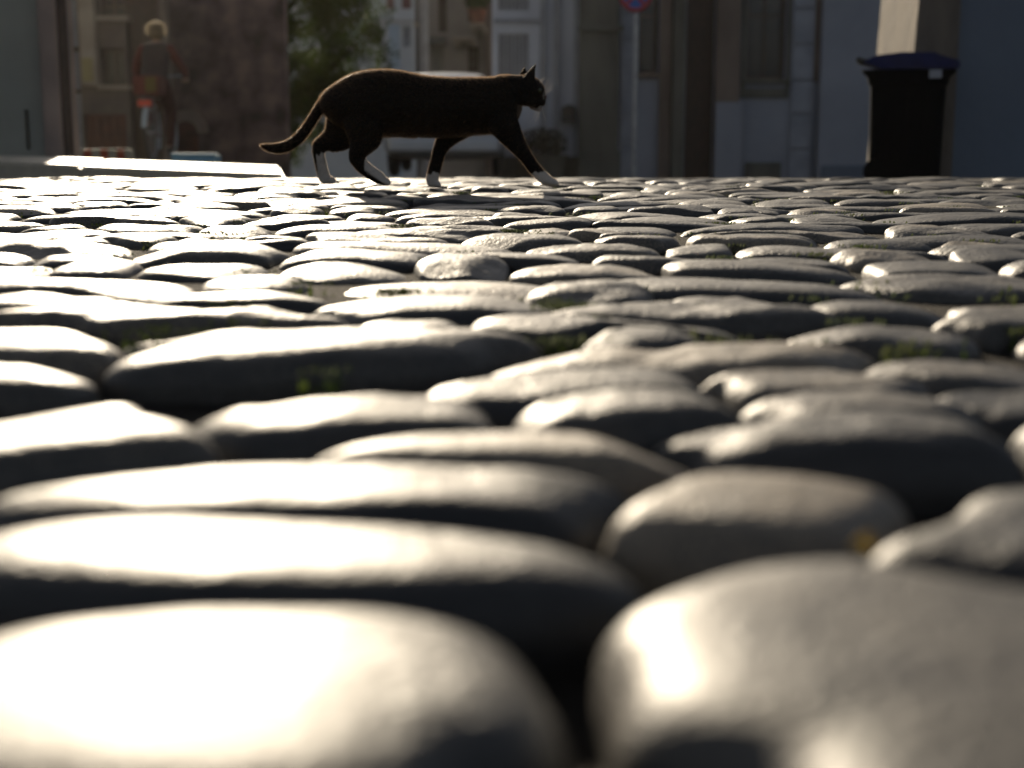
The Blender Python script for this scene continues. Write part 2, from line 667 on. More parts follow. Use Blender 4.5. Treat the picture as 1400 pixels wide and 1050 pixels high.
# ---- grass and moss in the joints
def build_grass():
    cx, cy, A, B, ROT = COB
    cR, sR = np.cos(-ROT), np.sin(-ROT)

    def in_joint(x, y):
        dx, dy = x - cx, y - cy
        u = (dx * cR - dy * sR) / A
        v = (dx * sR + dy * cR) / B
        mm = np.sort((np.abs(u) ** 2.5 + np.abs(v) ** 2.5) ** .4)
        return mm[1] - mm[0] < .12 or mm[0] > 1.1
    spots = []
    for (px, py, n) in ((740, 328, 34), (575, 324, 16), (775, 440, 40), (470, 420, 40), (205, 316, 26), (1012, 268, 22), (1250, 270, 14),
                        (150, 252, 14), (235, 262, 12), (318, 254, 18), (865, 276, 14), (650, 272, 12), (930, 318, 14), (1325, 296, 14),
                        (1160, 355, 12), (745, 338, 20), (160, 250, 10), (1330, 262, 14), (1000, 380, 10), (820, 280, 10), (230, 640, 0)):
        x, y = G(px, py, -.02)
        spots.append((x, y, n, .9))
    for _ in range(200):
        y = random.uniform(.9, 4.2)
        x = random.uniform(-.42, .42) * y
        spots.append((x, y, random.randint(3, 9), .6))
    V, F = [], []
    for (x, y, n, s) in spots:
        best = None
        for _ in range(60):
            xx, yy = x + random.gauss(0, .03), y + random.gauss(0, .03)
            if in_joint(xx, yy):
                best = (xx, yy)
                break
        if best is None: continue
        for _ in range(n * 2):
            bx, by = best[0] + random.gauss(0, .012), best[1] + random.gauss(0, .006)
            z = GZ(by) - .020
            h = random.uniform(.008, .021) * (s + .15)
            an = random.uniform(0, 6.28)
            ln = random.uniform(.2, .9) * h
            dx, dy = math.cos(an), math.sin(an)
            wd = random.uniform(.0006, .0014)
            k = len(V)
            V += [(bx - dy * wd, by + dx * wd, z), (bx + dy * wd, by - dx * wd, z),
                  (bx + dx * ln * .4 + dy * wd, by + dy * ln * .4 - dx * wd, z + h * .65),
                  (bx + dx * ln * .4 - dy * wd, by + dy * ln * .4 + dx * wd, z + h * .65),
                  (bx + dx * ln, by + dy * ln, z + h)]
            F += [(k, k + 1, k + 2, k + 3), (k + 3, k + 2, k + 4)]
            if random.random() < .8:      # little moss leaf
                k = len(V)
                q = random.uniform(.002, .004)
                V += [(bx - q, by, z + .012), (bx, by - q, z + .016), (bx + q, by, z + .013), (bx, by + q, z + .018)]
                F += [(k, k + 1, k + 2, k + 3)]
    me = bpy.data.meshes.new('grass')
    me.from_pydata(V, [], F)
    m = mat('grass blade', (.05, .085, .014), (.10, .12, .028), rough=.9, scale=20, trans=.35, spec=.05)
    o = link('grass', me, m)
    tag(o, 'thin green grass and moss growing in the joints between the cobblestones', 'grass', kind='stuff')


build_grass()


# ---- yellow leaf near the camera
def build_leaf():
    x, y = G(1176, 750, -.004)
    bm = bmesh.new()
    n = 10
    top = []
    for i in range(n + 1):
        t = i / n
        wv = .003 * math.sin(math.pi * t) ** .8 * (1 + .15 * math.sin(t * 22))
        zc = .004 * math.sin(math.pi * t)
        top.append([bm.verts.new(((t - .5) * .008, s * wv, zc + abs(s) * .002)) for s in (-1, 0, 1)])
    for a, b in zip(top, top[1:]):
        for k in (0, 1):
            try: bm.faces.new((a[k], b[k], b[k + 1], a[k + 1]))
            except ValueError: pass
    me = bpy.data.meshes.new('leaf')
    bm.to_mesh(me)
    bm.free()
    m = mat('yellow leaf', (.42, .31, .012), (.34, .24, .01), rough=.5, scale=60, trans=.5)
    o = link('leaf', me, m, smooth=True)
    o.location = (x, y, -.004)
    o.rotation_euler = (R(48), R(10), R(20))
    sol = o.modifiers.new('s', 'SOLIDIFY')
    sol.thickness = .0004
    tag(o, 'small curled bright yellow leaf caught between the big front cobbles', 'leaf')


build_leaf()


# ---- kerb of the raised pavement on the left
def build_kerb():
    m = mat('kerb stone', (.42, .37, .28), (.30, .27, .21), rough=.45, scale=6, bump=.4, bscale=60)
    Zt = Z(239.5, 5.0)
    A0 = Vector((X(388, 5.05), 5.05, 0))
    A1 = Vector((X(-40, 6.9), 6.9, 0))
    d = (A1 - A0).normalized()
    n = Vector((d.y, -d.x, 0))
    if n.y < 0: n = -n
    n = Vector((A0.x / A0.y - .02, 1, 0))
    L = (A1 - A0).length + 4.0
    me = MB()
    depth = 1.15
    t = 0
    k = 0
    while t < L:
        ln = random.uniform(1.3, 1.9)
        me2 = []
        z = Zt + random.uniform(-.0015, .0015) + t * .003
        for (s, q) in ((t + .002, 0), (t + ln - .002, 0), (t + ln - .002, depth), (t + .002, depth)):
            p = A0 + d * s + n * q
            me2.append((p.x, p.y))
        v0 = [me.bm.verts.new((a, b, z - .34)) for a, b in me2]
        v1 = [me.bm.verts.new((a, b, z)) for a, b in me2]
        fs = [me.bm.faces.new(v1), me.bm.faces.new(v0[::-1])]
        for i in range(4): fs.append(me.bm.faces.new((v0[i], v0[(i + 1) % 4], v1[(i + 1) % 4], v1[i])))
        bmesh.ops.bevel(me.bm, geom=list({e for f in fs[:1] for e in f.edges}), offset=.012, segments=3, affect='EDGES')
        t += ln
    o = me.build('kerb', m, smooth=False)
    tag(o, kind='structure')
    # pavement behind the kerb stones
    p = MB()
    q0 = A0 + n * (depth + .02) + d * .5
    q1 = A0 + n * (depth + .02) + d * L
    q2 = q1 + Vector((0, 6, 0)); q3 = q0 + Vector((-.9, 5.5, 0))
    za, zb = Zt - .012, Zt - .26
    lo = [p.bm.verts.new((a.x, a.y, b)) for a, b in ((q0, za), (q1, za), (q2, zb), (q3, zb))]
    l2 = [p.bm.verts.new((v.co.x, v.co.y, v.co.z - .4)) for v in lo]
    p.bm.faces.new(lo)
    p.bm.faces.new(l2[::-1])
    for i in range(4): p.bm.faces.new((lo[i], lo[(i + 1) % 4], l2[(i + 1) % 4], l2[i]))
    pm = mat('pavement slabs', (.22, .21, .19), (.15, .145, .13), rough=.6, scale=3, bump=.5, bscale=30)
    o = p.build('pavement', pm)
    tag(o, kind='structure')
    return Zt


KZ = build_kerb()

# ---- thin warm glare haze added over the street for the glow towards the sun
def build_haze():
    b = MB()
    b.box((-230, -210, -4.2), (230, 260, 13.0))
    m = bpy.data.materials.new('warm glare haze')
    m.use_nodes = True
    N, L = m.node_tree.nodes, m.node_tree.links
    N.remove(N['Principled BSDF'])
    v = N.new('ShaderNodeVolumePrincipled')
    v.inputs['Color'].default_value = (1.0, .93, .84, 1)
    v.inputs['Density'].default_value = .00017
    v.inputs['Anisotropy'].default_value = .7
    L.new(v.outputs[0], N['Material Output'].inputs['Volume'])
    o = b.build('haze', m)
    tag(o, kind='stuff')


build_haze()
#PART2
# ==================================================================== THE CAT
CATY = 3.22


def build_cat():
    def c(X_, Y_, dy=0.0):
        p = P(340 + X_ / 3.182, 60 + Y_ / 3.182, CATY + dy)
        return p
    K = CATY / 1979 / 3.182      # metres per unit of the tracing grid

    def tor(X_, top, bot, hw, dy=0.0, inset=6):
        p = c(X_, (top + bot) / 2, dy)
        rz = ((bot - top) / 2 - inset) * K
        return (p.x, p.y, p.z, min(rz, .040), hw, rz)
    torso = [tor(352, 205, 300, .030), tor(375, 186, 330, .040), tor(405, 164, 358, .047), tor(450, 133, 385, .052), tor(500, 116, 398, .055),
             tor(570, 108, 408, .058), tor(650, 112, 408, .060), tor(740, 130, 413, .060), tor(850, 141, 415, .057),
             tor(940, 142, 403, .054), tor(1020, 142, 398, .052), tor(1075, 140, 392, .048), tor(1115, 135, 372, .043)]

    def dense(t, n=5):
        out = []
        for i in range(len(t) - 1):
            p = [t[max(i - 1, 0)], t[i], t[i + 1], t[min(i + 2, len(t) - 1)]]
            for k in range(n):
                q = k / n
                out.append(tuple(.5 * ((2 * p[1][j]) + (-p[0][j] + p[2][j]) * q + (2 * p[0][j] - 5 * p[1][j] + 4 * p[2][j] - p[3][j]) * q * q +
                                       (-p[0][j] + 3 * p[1][j] - 3 * p[2][j] + p[3][j]) * q ** 3) for j in range(6)))
        return out + [t[-1]]

    def ch(lst):
        out = []
        for q in lst:
            X_, Y_, r = q[0], q[1], q[2]
            dy = q[3] if len(q) > 3 else 0
            p = c(X_, Y_, dy)
            e = q[4] if len(q) > 4 else r
            out.append((p.x, p.y, p.z, r * K, e * K, r * K))
        return out
    chains = [dense(torso)]
    # neck, skull, muzzle, chin
    chains.append(ch([(1060, 250, 100, 0, 78), (1110, 215, 78, 0, 70), (1150, 200, 64, 0, 62), (1185, 196, 60, 0, 62)]))
    chains.append(ch([(1115, 300, 56, 0, 50), (1128, 345, 40, 0, 46)]))
    chains.append(ch([(1190, 196, 60, 0, 64), (1222, 198, 57, 0, 66), (1240, 208, 50, 0, 60)]))
    chains.append(ch([(1240, 212, 46, 0, 52), (1262, 234, 31, 0, 36), (1272, 246, 22, 0, 26)]))
    chains.append(ch([(1268, 224, 20, 0, 18), (1283, 232, 10, 0, 10)]))
    for s in (-1, 1):
        chains.append(ch([(1262, 250, 22, s * .012, 20), (1276, 256, 17, s * .010, 15)]))          # whisker pads
        chains.append(ch([(1205, 238, 34, s * .020, 26), (1232, 250, 24, s * .016, 20)]))          # cheeks
    chains.append(ch([(1235, 268, 18, 0, 22), (1262, 282, 14, 0, 16)]))                            # jaw
    # legs: x, y, radius (grid units), depth offset, half width
    N, Fr = -.036, .038     # near and far side
    hindA = [(420, 290, 78, Fr * .7, 50), (405, 350, 70, Fr, 42), (385, 400, 54, Fr, 34), (345, 425, 43, Fr, 28), (308, 442, 31, Fr, 22),
             (302, 464, 28, Fr, 20), (308, 500, 27, Fr, 19), (318, 545, 27, Fr, 19), (328, 580, 27, Fr, 20)]
    hindA2 = [(385, 400, 60, Fr, 34), (430, 400, 55, Fr, 36), (410, 440, 26, Fr, 24), (370, 452, 22, Fr, 20)]
    hindB = [(500, 290, 105, N * .7, 48), (505, 350, 88, N, 42), (510, 405, 70, N, 36), (490, 445, 50, N, 30), (472, 476, 38, N, 24),
             (466, 500, 31, N, 20), (492, 530, 32, N, 21), (530, 560, 31, N, 21), (565, 582, 29, N, 21)]
    foreC = [(985, 300, 60, Fr * .6, 38), (930, 370, 44, Fr, 30), (885, 400, 40, Fr, 26), (848, 430, 38, Fr, 24), (828, 470, 31, Fr, 20),
             (815, 520, 30, Fr, 20), (805, 560, 29, Fr, 20), (798, 590, 29, Fr, 21)]
    foreD = [(1080, 290, 80, N * .6, 42), (1110, 350, 66, N, 34), (1140, 400, 52, N, 28), (1172, 445, 40, N, 23), (1205, 490, 31, N, 19),
             (1238, 537, 29, N, 19), (1268, 570, 27, N, 19), (1288, 587, 27, N, 20)]
    chains += [ch(hindA), ch(hindA2), ch(hindB), ch(foreC), ch(foreD)]

    def paw(x0, y0, x1, y1, D, big=1.0):
        out = [ch([(x0, y0, 21 * big, D, 24), (x1, y1, 17 * big, D, 24)])]
        for k in (-1.5, -.5, .5, 1.5):
            out.append(ch([(x1 - 4, y1 - 1, 11, D + k * .0068, 9), (x1 + (12 if abs(k) < 1 else 7), y1 + 5, 10, D + k * .0074, 8)]))
        return out
    chains += paw(330, 590, 362, 594, Fr)
    chains += paw(578, 592, 600, 600, N)
    chains += paw(795, 604, 818, 610, Fr)
    chains += paw(1300, 594, 1328, 603, N)
    # tail
    tail = [(352, 225, 26), (322, 260, 24), (296, 300, 23), (268, 345, 23), (240, 385, 24), (208, 420, 25), (170, 445, 25),
            (135, 454, 24), (100, 455, 20), (72, 448, 14), (58, 443, 8)]
    chains.append(ch([(a, b, r, 0, r * .9) for a, b, r in tail]))
    # ears
    for (bx, by, tx, ty, D, TD) in ((1217, 163, 1248, 87, -.024, -.028), (1196, 160, 1200, 99, .024, .026)):
        chains.append(ch([(bx, by, 29, D, 13), ((bx * 2 + tx) / 3, (by * 2 + ty) / 3 - 2, 21, (D * 2 + TD) / 3, 8),
                          ((bx + 2 * tx) / 3, (by + 2 * ty) / 3, 11.5, (D + 2 * TD) / 3, 5.5), (tx, ty + 3, 4.5, TD, 4)]))
    me = blob_mesh('cat_body', chains, .0022, smooth=9)
    n = len(me.vertices)
    co = np.empty(n * 3, np.float32)
    me.vertices.foreach_get('co', co)
    co = co.reshape(-1, 3)
    # grid coordinates of each vertex, for the coat pattern
    gx, gyv = proj(co.astype(float))
    gx = (gx - 340) * 3.182
    gyv = (gyv - 60) * 3.182
    y = co[:, 1] - CATY
    near = y < 0

    def coat(gx, gyv, y):
        near = y < 0
        edge = 10 * np.sin(gx * .13) + 6 * np.sin(gx * .31 + 1)
        white = np.zeros(len(gx), bool)
        white |= (gyv > 478 + edge * .6) & (gx > 270) & (gx < 400) & (gx > 294 + (gyv - 500) * .1)      # hind far
        white |= (gx > 505) & (gx < 660) & (gyv > 505) & (gyv < gx * .70 + 196)
        white |= (gx > 740) & (gx < 920) & (gyv > 562 + edge * .6)
        white |= (gx > 1180) & (gyv > 560 + edge * .4 + (1250 - gx) * .2) & (gx < 1400)
        white |= (gx > 1215) & (gx < 1278) & (gyv > 280) & (gyv < 320)               # chin
        return white
    wh = coat(gx, gyv, y)
    col = np.where(wh[:, None], np.array([[.56, .52, .48, 1.]]), np.array([[.0085, .0062, .0046, 1.]]))
    thr = (gx > 1168) & (gx <= 1250) & (gyv > 264 + (gx - 1168) * .14) & (gyv < 320) & ~wh
    col[thr] = (.10, .075, .06, 1)
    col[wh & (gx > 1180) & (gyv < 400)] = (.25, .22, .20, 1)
    ca = me.color_attributes.new('coat', 'FLOAT_COLOR', 'POINT')
    ca.data.foreach_set('color', col.astype(np.float32).ravel())

    def furmat(name, trans, rough):
        m = bpy.data.materials.new(name)
        m.use_nodes = True
        N_, L_ = m.node_tree.nodes, m.node_tree.links
        b = N_['Principled BSDF']
        a = N_.new('ShaderNodeAttribute')
        a.attribute_name = 'coat'
        no = N_.new('ShaderNodeTexNoise')
        no.inputs['Scale'].default_value = 60
        tcn = N_.new('ShaderNodeTexCoord')
        L_.new(tcn.outputs['Object'], no.inputs['Vector'])
        mx = N_.new('ShaderNodeMixRGB')
        mx.blend_type = 'MULTIPLY'
        mx.inputs[0].default_value = .5
        L_.new(a.outputs['Color'], mx.inputs[1])
        L_.new(no.outputs['Fac'], mx.inputs[2])
        L_.new(mx.outputs[0], b.inputs['Base Color'])
        b.inputs['Roughness'].default_value = rough
        b.inputs['Specular IOR Level'].default_value = .1
        b.inputs['Sheen Weight'].default_value = .0
        if trans:
            t = N_.new('ShaderNodeBsdfTranslucent')
            ga = N_.new('ShaderNodeMixRGB')
            ga.blend_type = 'ADD'
            ga.inputs[0].default_value = 1
            ga.inputs[2].default_value = (.36, .25, .165, 1)  # warm tint added to the coat colour for a brighter backlit rim
            L_.new(a.outputs['Color'], ga.inputs[1])
            L_.new(ga.outputs[0], t.inputs[0])
            ms = N_.new('ShaderNodeMixShader')
            ms.inputs[0].default_value = trans
            L_.new(b.outputs[0], ms.inputs[1])
            L_.new(t.outputs[0], ms.inputs[2])
            L_.new(ms.outputs[0], N_['Material Output'].inputs[0])
        return m
    root = thing('cat', 'black cat with white paws and chin walking across the cobblestones, tail held low', 'cat', (P(560, 252, CATY).x, CATY, 0))
    inv = Matrix.Translation(root.location).inverted()
    me.transform(inv)
    link('body', me, furmat('coat skin', 0, .6), root, smooth=True)
    # ---- fur strands
    co2 = np.empty(n * 3, np.float32)
    me.vertices.foreach_get('co', co2)
    co2 = co2.reshape(-1, 3)
    me.calc_loop_triangles()
    tri = np.empty(len(me.loop_triangles) * 3, np.int32)
    me.loop_triangles.foreach_get('vertices', tri)
    tri = tri.reshape(-1, 3)
    nrm = np.empty(n * 3, np.float32)
    me.vertices.foreach_get('normal', nrm)
    nrm = nrm.reshape(-1, 3)
    a, b_, c_ = co2[tri[:, 0]], co2[tri[:, 1]], co2[tri[:, 2]]
    area = np.linalg.norm(np.cross(b_ - a, c_ - a), axis=1)
    NH = 85000
    pick = RNG.choice(len(tri), NH, p=area / area.sum())
    u, v = RNG.random(NH), RNG.random(NH)
    f = u + v > 1
    u[f], v[f] = 1 - u[f], 1 - v[f]
    T = tri[pick]
    pos = co2[T[:, 0]] * (1 - u - v)[:, None] + co2[T[:, 1]] * u[:, None] + co2[T[:, 2]] * v[:, None]
    no = nrm[T[:, 0]]
    cl = col[T[:, 0]]
    ggx, ggy = gx[T[:, 0]], gyv[T[:, 0]]
    flow = np.zeros((NH, 3))
    flow[:, 0] = -1.0
    flow[:, 2] = -.25
    leg = ((ggy > 430) & (ggx > 200)) | ((ggy > 400) & (ggx > 740))
    flow[leg] = (.1, 0, -1)
    tl = ggx < 330
    tl &= ~((ggy > 400) & (ggx > 255))
    flow[tl] = (-.55, 0, -.75)
    flow[tl & (ggy > 420)] = (-1, 0, .05)
    head = ggx > 1150
    flow[head & (ggy < 330)] = (-.9, 0, .1)
    flow -= (flow * no).sum(1)[:, None] * no
    flow /= np.linalg.norm(flow, axis=1)[:, None] + 1e-6
    ln = RNG.uniform(.0045, .0105, NH)
    ln[leg] *= .55
    ln[head & (ggy < 330)] *= .45
    ln[(ggy > 590)] *= .5
    ln[tl] *= 1.05
    belly = (ggy > 380) & (ggy < 430) & (ggx > 560) & (ggx < 1060)
    ln[belly] *= 1.3
    d1 = no * .55 + flow * .8 + RNG.normal(0, .14, (NH, 3))
    d1 /= np.linalg.norm(d1, axis=1)[:, None]
    d2 = no * .28 + flow * 1.0 + RNG.normal(0, .16, (NH, 3))
    d2 /= np.linalg.norm(d2, axis=1)[:, None]
    side = np.cross(d1, RNG.normal(size=(NH, 3)))
    side /= np.linalg.norm(side, axis=1)[:, None] + 1e-9
    wd = .00020
    p0 = pos - no * .0008
    p1 = p0 + d1 * (ln * .5)[:, None]
    p2 = p1 + d2 * (ln * .5)[:, None]
    V = np.stack([p0 - side * wd, p0 + side * wd, p1 + side * wd * .8, p1 - side * wd * .8, p2], 1).reshape(-1, 3)
    k = np.arange(NH) * 5
    Q = np.stack([k, k + 1, k + 2, k + 3], 1)
    TT = np.stack([k + 3, k + 2, k + 4], 1)
    fi = np.concatenate([Q, TT], 1).ravel()
    ls = np.stack([np.arange(NH) * 7, np.arange(NH) * 7 + 4], 1).ravel()
    lt = np.tile([4, 3], NH)
    fm = np_mesh('fur', V, fi, ls, lt)
    fa = fm.color_attributes.new('coat', 'FLOAT_COLOR', 'POINT')
    fa.data.foreach_set('color', np.repeat(cl, 5, 0).astype(np.float32).ravel())
    link('fur', fm, furmat('fur strands', .55, .4), root)

    def loc(X_, Y_, dy):
        return c(X_, Y_, dy) - root.location
    # ---- eyes
    em = mat('cat eye', (.05, .05, .012), (.02, .02, .01), rough=.08, scale=200)
    for s in (-1, 1):
        mb = MB()
        p = loc(1262, 203, s * .0215)
        bmesh.ops.create_uvsphere(mb.bm, u_segments=16, v_segments=10, radius=.0065, matrix=Matrix.Translation(p))
        mb.build('eye', em, root, smooth=True)
    mb = MB()
    bmesh.ops.create_uvsphere(mb.bm, u_segments=12, v_segments=8, radius=1, matrix=Matrix.Translation(loc(1291, 231, 0)) @ Matrix.Diagonal((.0035, .0055, .004, 1)))
    mb.build('nose', mat('cat nose', (.10, .04, .035), rough=.4), root, smooth=True)
    # ---- whiskers and brow hairs
    wm = mat('whisker', (.8, .76, .7), rough=.3, trans=.5)
    for s in (-1, 1):
        mb = MB()
        for (x0, y0, x1, y1, sp) in ((1276, 244, 1318, 160, .03), (1276, 246, 1330, 172, .035), (1277, 250, 1326, 200, .04), (1274, 250, 1306, 148, .026),
                                     (1272, 258, 1258, 330, .035), (1270, 260, 1240, 355, .04), (1268, 260, 1215, 350, .04), (1272, 260, 1290, 340, .03),
                                     (1258, 188, 1296, 150, .012), (1256, 186, 1284, 152, .010)):
            x1 += random.uniform(-5, 5)
            y1 += random.uniform(-6, 6)
            pts = []
            for i in range(7):
                t = i / 6
                q = loc(x0 + (x1 - x0) * t, y0 + (y1 - y0) * t + 10 * math.sin(t * 3.14) * (1 if y1 > y0 else -1), s * (.012 + sp * t))
                pts.append(q)
            mb.tube(pts, [.00030 * (1 - .7 * i / 6) for i in range(7)], 4)
        mb.build('whiskers', wm, root)


build_cat()
#PART3
# ==================================================================== BUILDINGS
M = {}
M['left_wall'] = mat('grey green plaster', (.30, .30, .26), (.22, .225, .20), rough=.9, scale=1.2, bump=.3, bscale=25)
M['pink_stone'] = mat('pink sandstone', (.33, .25, .21), (.22, .17, .15), rough=.85, scale=3, bump=.4)
M['dark_wood'] = mat('dark brown wood', (.075, .045, .030), (.04, .026, .018), rough=.6, scale=6, stretch=(8, 8, 1))
M['red_wood'] = mat('red brown door paint', (.14, .055, .035), (.08, .035, .025), rough=.6, scale=5)
M['cream'] = mat('cream render', (.42, .36, .28), (.33, .28, .22), rough=.85, scale=3, bump=.2)
M['yellow_cream'] = mat('yellowed cream paint', (.36, .31, .15), (.30, .25, .13), rough=.8, scale=6)
M['brown_wall'] = mat('brown plaster', (.20, .16, .13), (.13, .105, .09), rough=.9, scale=2, bump=.4)
M['old_brick'] = mat('flaking plaster over brick', (.24, .165, .145), (.07, .052, .045), rough=.95, scale=2.6, bump=.8, bscale=14, detail=10, edge=(.36, .64))
M['glass'] = mat('dark window glass', (.015, .017, .018), (.03, .032, .03), rough=.22, scale=2)
M['sheer'] = mat('net curtain', (.38, .37, .33), (.24, .24, .22), rough=.9, scale=9, stretch=(6, 6, .4))
M['blue_white'] = mat('pale blue grey plaster', (.52, .55, .61), (.43, .46, .52), rough=.9, scale=1.4, bump=.25, bscale=18)
M['white_trim'] = mat('weathered white paint', (.62, .62, .62), (.50, .50, .50), rough=.7, scale=5)
M['grey_paint'] = mat('grey painted wood', (.30, .32, .35), (.24, .25, .28), rough=.7, scale=5)
M['wall_blue'] = mat('smooth blue grey plaster', (.29, .31, .36), (.22, .24, .285), rough=.9, scale=.9, bump=.25, bscale=12)
M['wall_dark'] = mat('darker blue plaster', (.135, .165, .21), (.11, .135, .175), rough=.9, scale=.8, bump=.2, bscale=12)
M['green_stone'] = mat('dark weathered stone', (.14, .135, .115), (.08, .08, .068), rough=.9, scale=2.5, bump=.6, bscale=22, stretch=(1, 1, .3))
M['brown_stone'] = mat('brown stone', (.20, .155, .13), (.13, .10, .085), rough=.9, scale=2.5, bump=.5, bscale=22, stretch=(1, 1, .4))
M['quoin'] = mat('grey quoin stone', (.30, .32, .37), (.23, .25, .29), rough=.85, scale=4, bump=.4)
M['roof'] = mat('clay roof tiles', (.30, .12, .07), (.18, .08, .05), rough=.85, scale=7, bump=.7, bscale=30)
M['metal'] = mat('galvanised steel', (.38, .40, .43), (.28, .30, .33), rough=.45, metal=.7, scale=9)
M['dark_metal'] = mat('dark painted metal', (.03, .032, .034), (.02, .02, .022), rough=.45, scale=9)
M['plastic'] = mat('black bin plastic', (.004, .004, .004), (.006, .006, .006), rough=.85, spec=.08, scale=20)
M['rubber'] = mat('black rubber', (.02, .02, .02), (.03, .03, .03), rough=.8, scale=20)


def zb(y):
    return GZ(y) - .35


def roof(root, x0, x1, y0, y1, z, rise=1.1, over=.12, name='roof'):
    mb = MB()
    ym = (y0 + y1) / 2
    if x0 > 0: x0 = x0 * y1 / y0
    if x1 < 0: x1 = x1 * y1 / y0
    mb.prism([(y0 - over, z), (y1 + over, z), (y1 + over, z + .08), (ym, z + rise), (y0 - over, z + .08)], x0 - .05, x1 + .05, 'X')
    return mb.build(name, M['roof'], root)


def loc_to(root, *objs):
    """children were built in world coordinates: bring them under the root's frame"""
    bpy.context.view_layer.update()
    inv = root.matrix_world.inverted()
    for o in root.children:
        o.data.transform(inv)


def window(root, x0, x1, z0, z1, y, glass='glass', frame='dark_wood', bars=(1, 1), sill=None, fr=.05, deep=.14):
    """window set into an opening of a wall whose face is at y"""
    f = MB()
    f.box((x0, y + deep, z0), (x0 + fr, y + deep + .06, z1))
    f.box((x1 - fr, y + deep, z0), (x1, y + deep + .06, z1))
    f.box((x0 + fr, y + deep, z1 - fr), (x1 - fr, y + deep + .06, z1))
    f.box((x0 + fr, y + deep, z0), (x1 - fr, y + deep + .06, z0 + fr))
    for i in range(1, bars[0] + 1):
        xx = x0 + (x1 - x0) * i / (bars[0] + 1)
        f.box((xx - fr * .45, y + deep + .005, z0 + fr), (xx + fr * .45, y + deep + .055, z1 - fr))
    for i in range(1, bars[1] + 1):
        zz = z0 + (z1 - z0) * i / (bars[1] + 1)
        f.box((x0 + fr, y + deep + .01, zz - fr * .3), (x1 - fr, y + deep + .05, zz + fr * .3))
    fo = f.build('window', M[frame], root)
    g = MB()
    g.box((x0 + fr, y + deep + .02, z0 + fr), (x1 - fr, y + deep + .04, z1 - fr))
    g.build('pane', M[glass], root)
    if sill:
        s = MB()
        s.box((x0 - .06, y - .09, z0 - .07), (x1 + .06, y + deep - .002, z0 - .002), .01)
        s.build('sill', M[sill], root)
    return fo


def reparent_windows(root):
    """pane and sill become sub-parts of the window built just before them"""
    last = None
    for o in list(root.children):
        pass
    kids = sorted(root.children, key=lambda o: o.get('_n', 0))
    return kids


def finish(root):
    loc_to(root)
    win = [o for o in root.children if o.name.split('.')[0] == 'window']
    for o in list(root.children):
        if o.name.split('.')[0] in ('pane', 'sill') and win:
            c = sum((Vector(b) for b in o.bound_box), Vector()) / 8
            best = min(win, key=lambda q: (sum((Vector(b) for b in q.bound_box), Vector()) / 8 - c).length)
            o.parent = best


def wall_part(root, x0, x1, z1, y0, y1, holes, m, name='wall'):
    mb = MB()
    mb.grid_wall(x0, x1, zb(y0), z1, y0, y1, holes)
    return mb.build(name, M[m], root)


def solid_back(root, x0, x1, z1, y0, y1, m, cut=None):
    """the rest of the house behind its street wall"""
    mb = MB()
    xa = x0 * y1 / y0 if x0 > 0 else x0 + .01
    xb = x1 * y1 / y0 if x1 < 0 else x1 - .01
    mb.prism([(x0 + .01, y0 + .303), (x1 - .01, y0 + .303), (xb, y1), (xa, y1)], zb(y0), z1 - .01, 'Z')
    return mb.build('house_body', M[m], root)


def left_house():
    Y = 10.5
    r = thing('plaster_house', 'grey green plaster house with pink stone corner strip at the left edge', 'house', (X(20, Y), Y, GZ(Y)))
    x0, x1, zt = -9.5, X(64, Y), 3.0
    hole = (X(-60, Y), X(-20, Y), Z(120, Y), Z(10, Y))
    dh = (X(33, Y), X(39, Y), Z(205, Y), Z(150, Y))
    wall_part(r, x0, x1, zt, Y, Y + .3, [hole, dh], 'left_wall')
    solid_back(r, x0, x1, zt, Y, Y + 2.9, 'left_wall')
    window(r, *hole, Y, sill='pink_stone')
    g = MB(); g.box((dh[0], Y + .1, dh[2]), (dh[1], Y + .2, dh[3])); g.build('vent_grille', M['dark_metal'], r)
    c = MB(); c.box((X(66, Y), Y - .12, zb(Y)), (X(90, Y), Y + .3, zt - .1), .02); c.box((X(62, Y), Y - .06, zb(Y)), (X(66, Y) - .003, Y + .3, zt - .2))
    c.build('corner_pilaster', M['pink_stone'], r)
    d = MB(); d.tube([(X(93, Y), Y - .05, zb(Y)), (X(93, Y), Y - .05, zt)], .045, 12); d.build('drainpipe', M['dark_wood'], r)
    roof(r, x0, x1 + .02, Y, Y + 2.8, zt, rise=.7)
    finish(r)


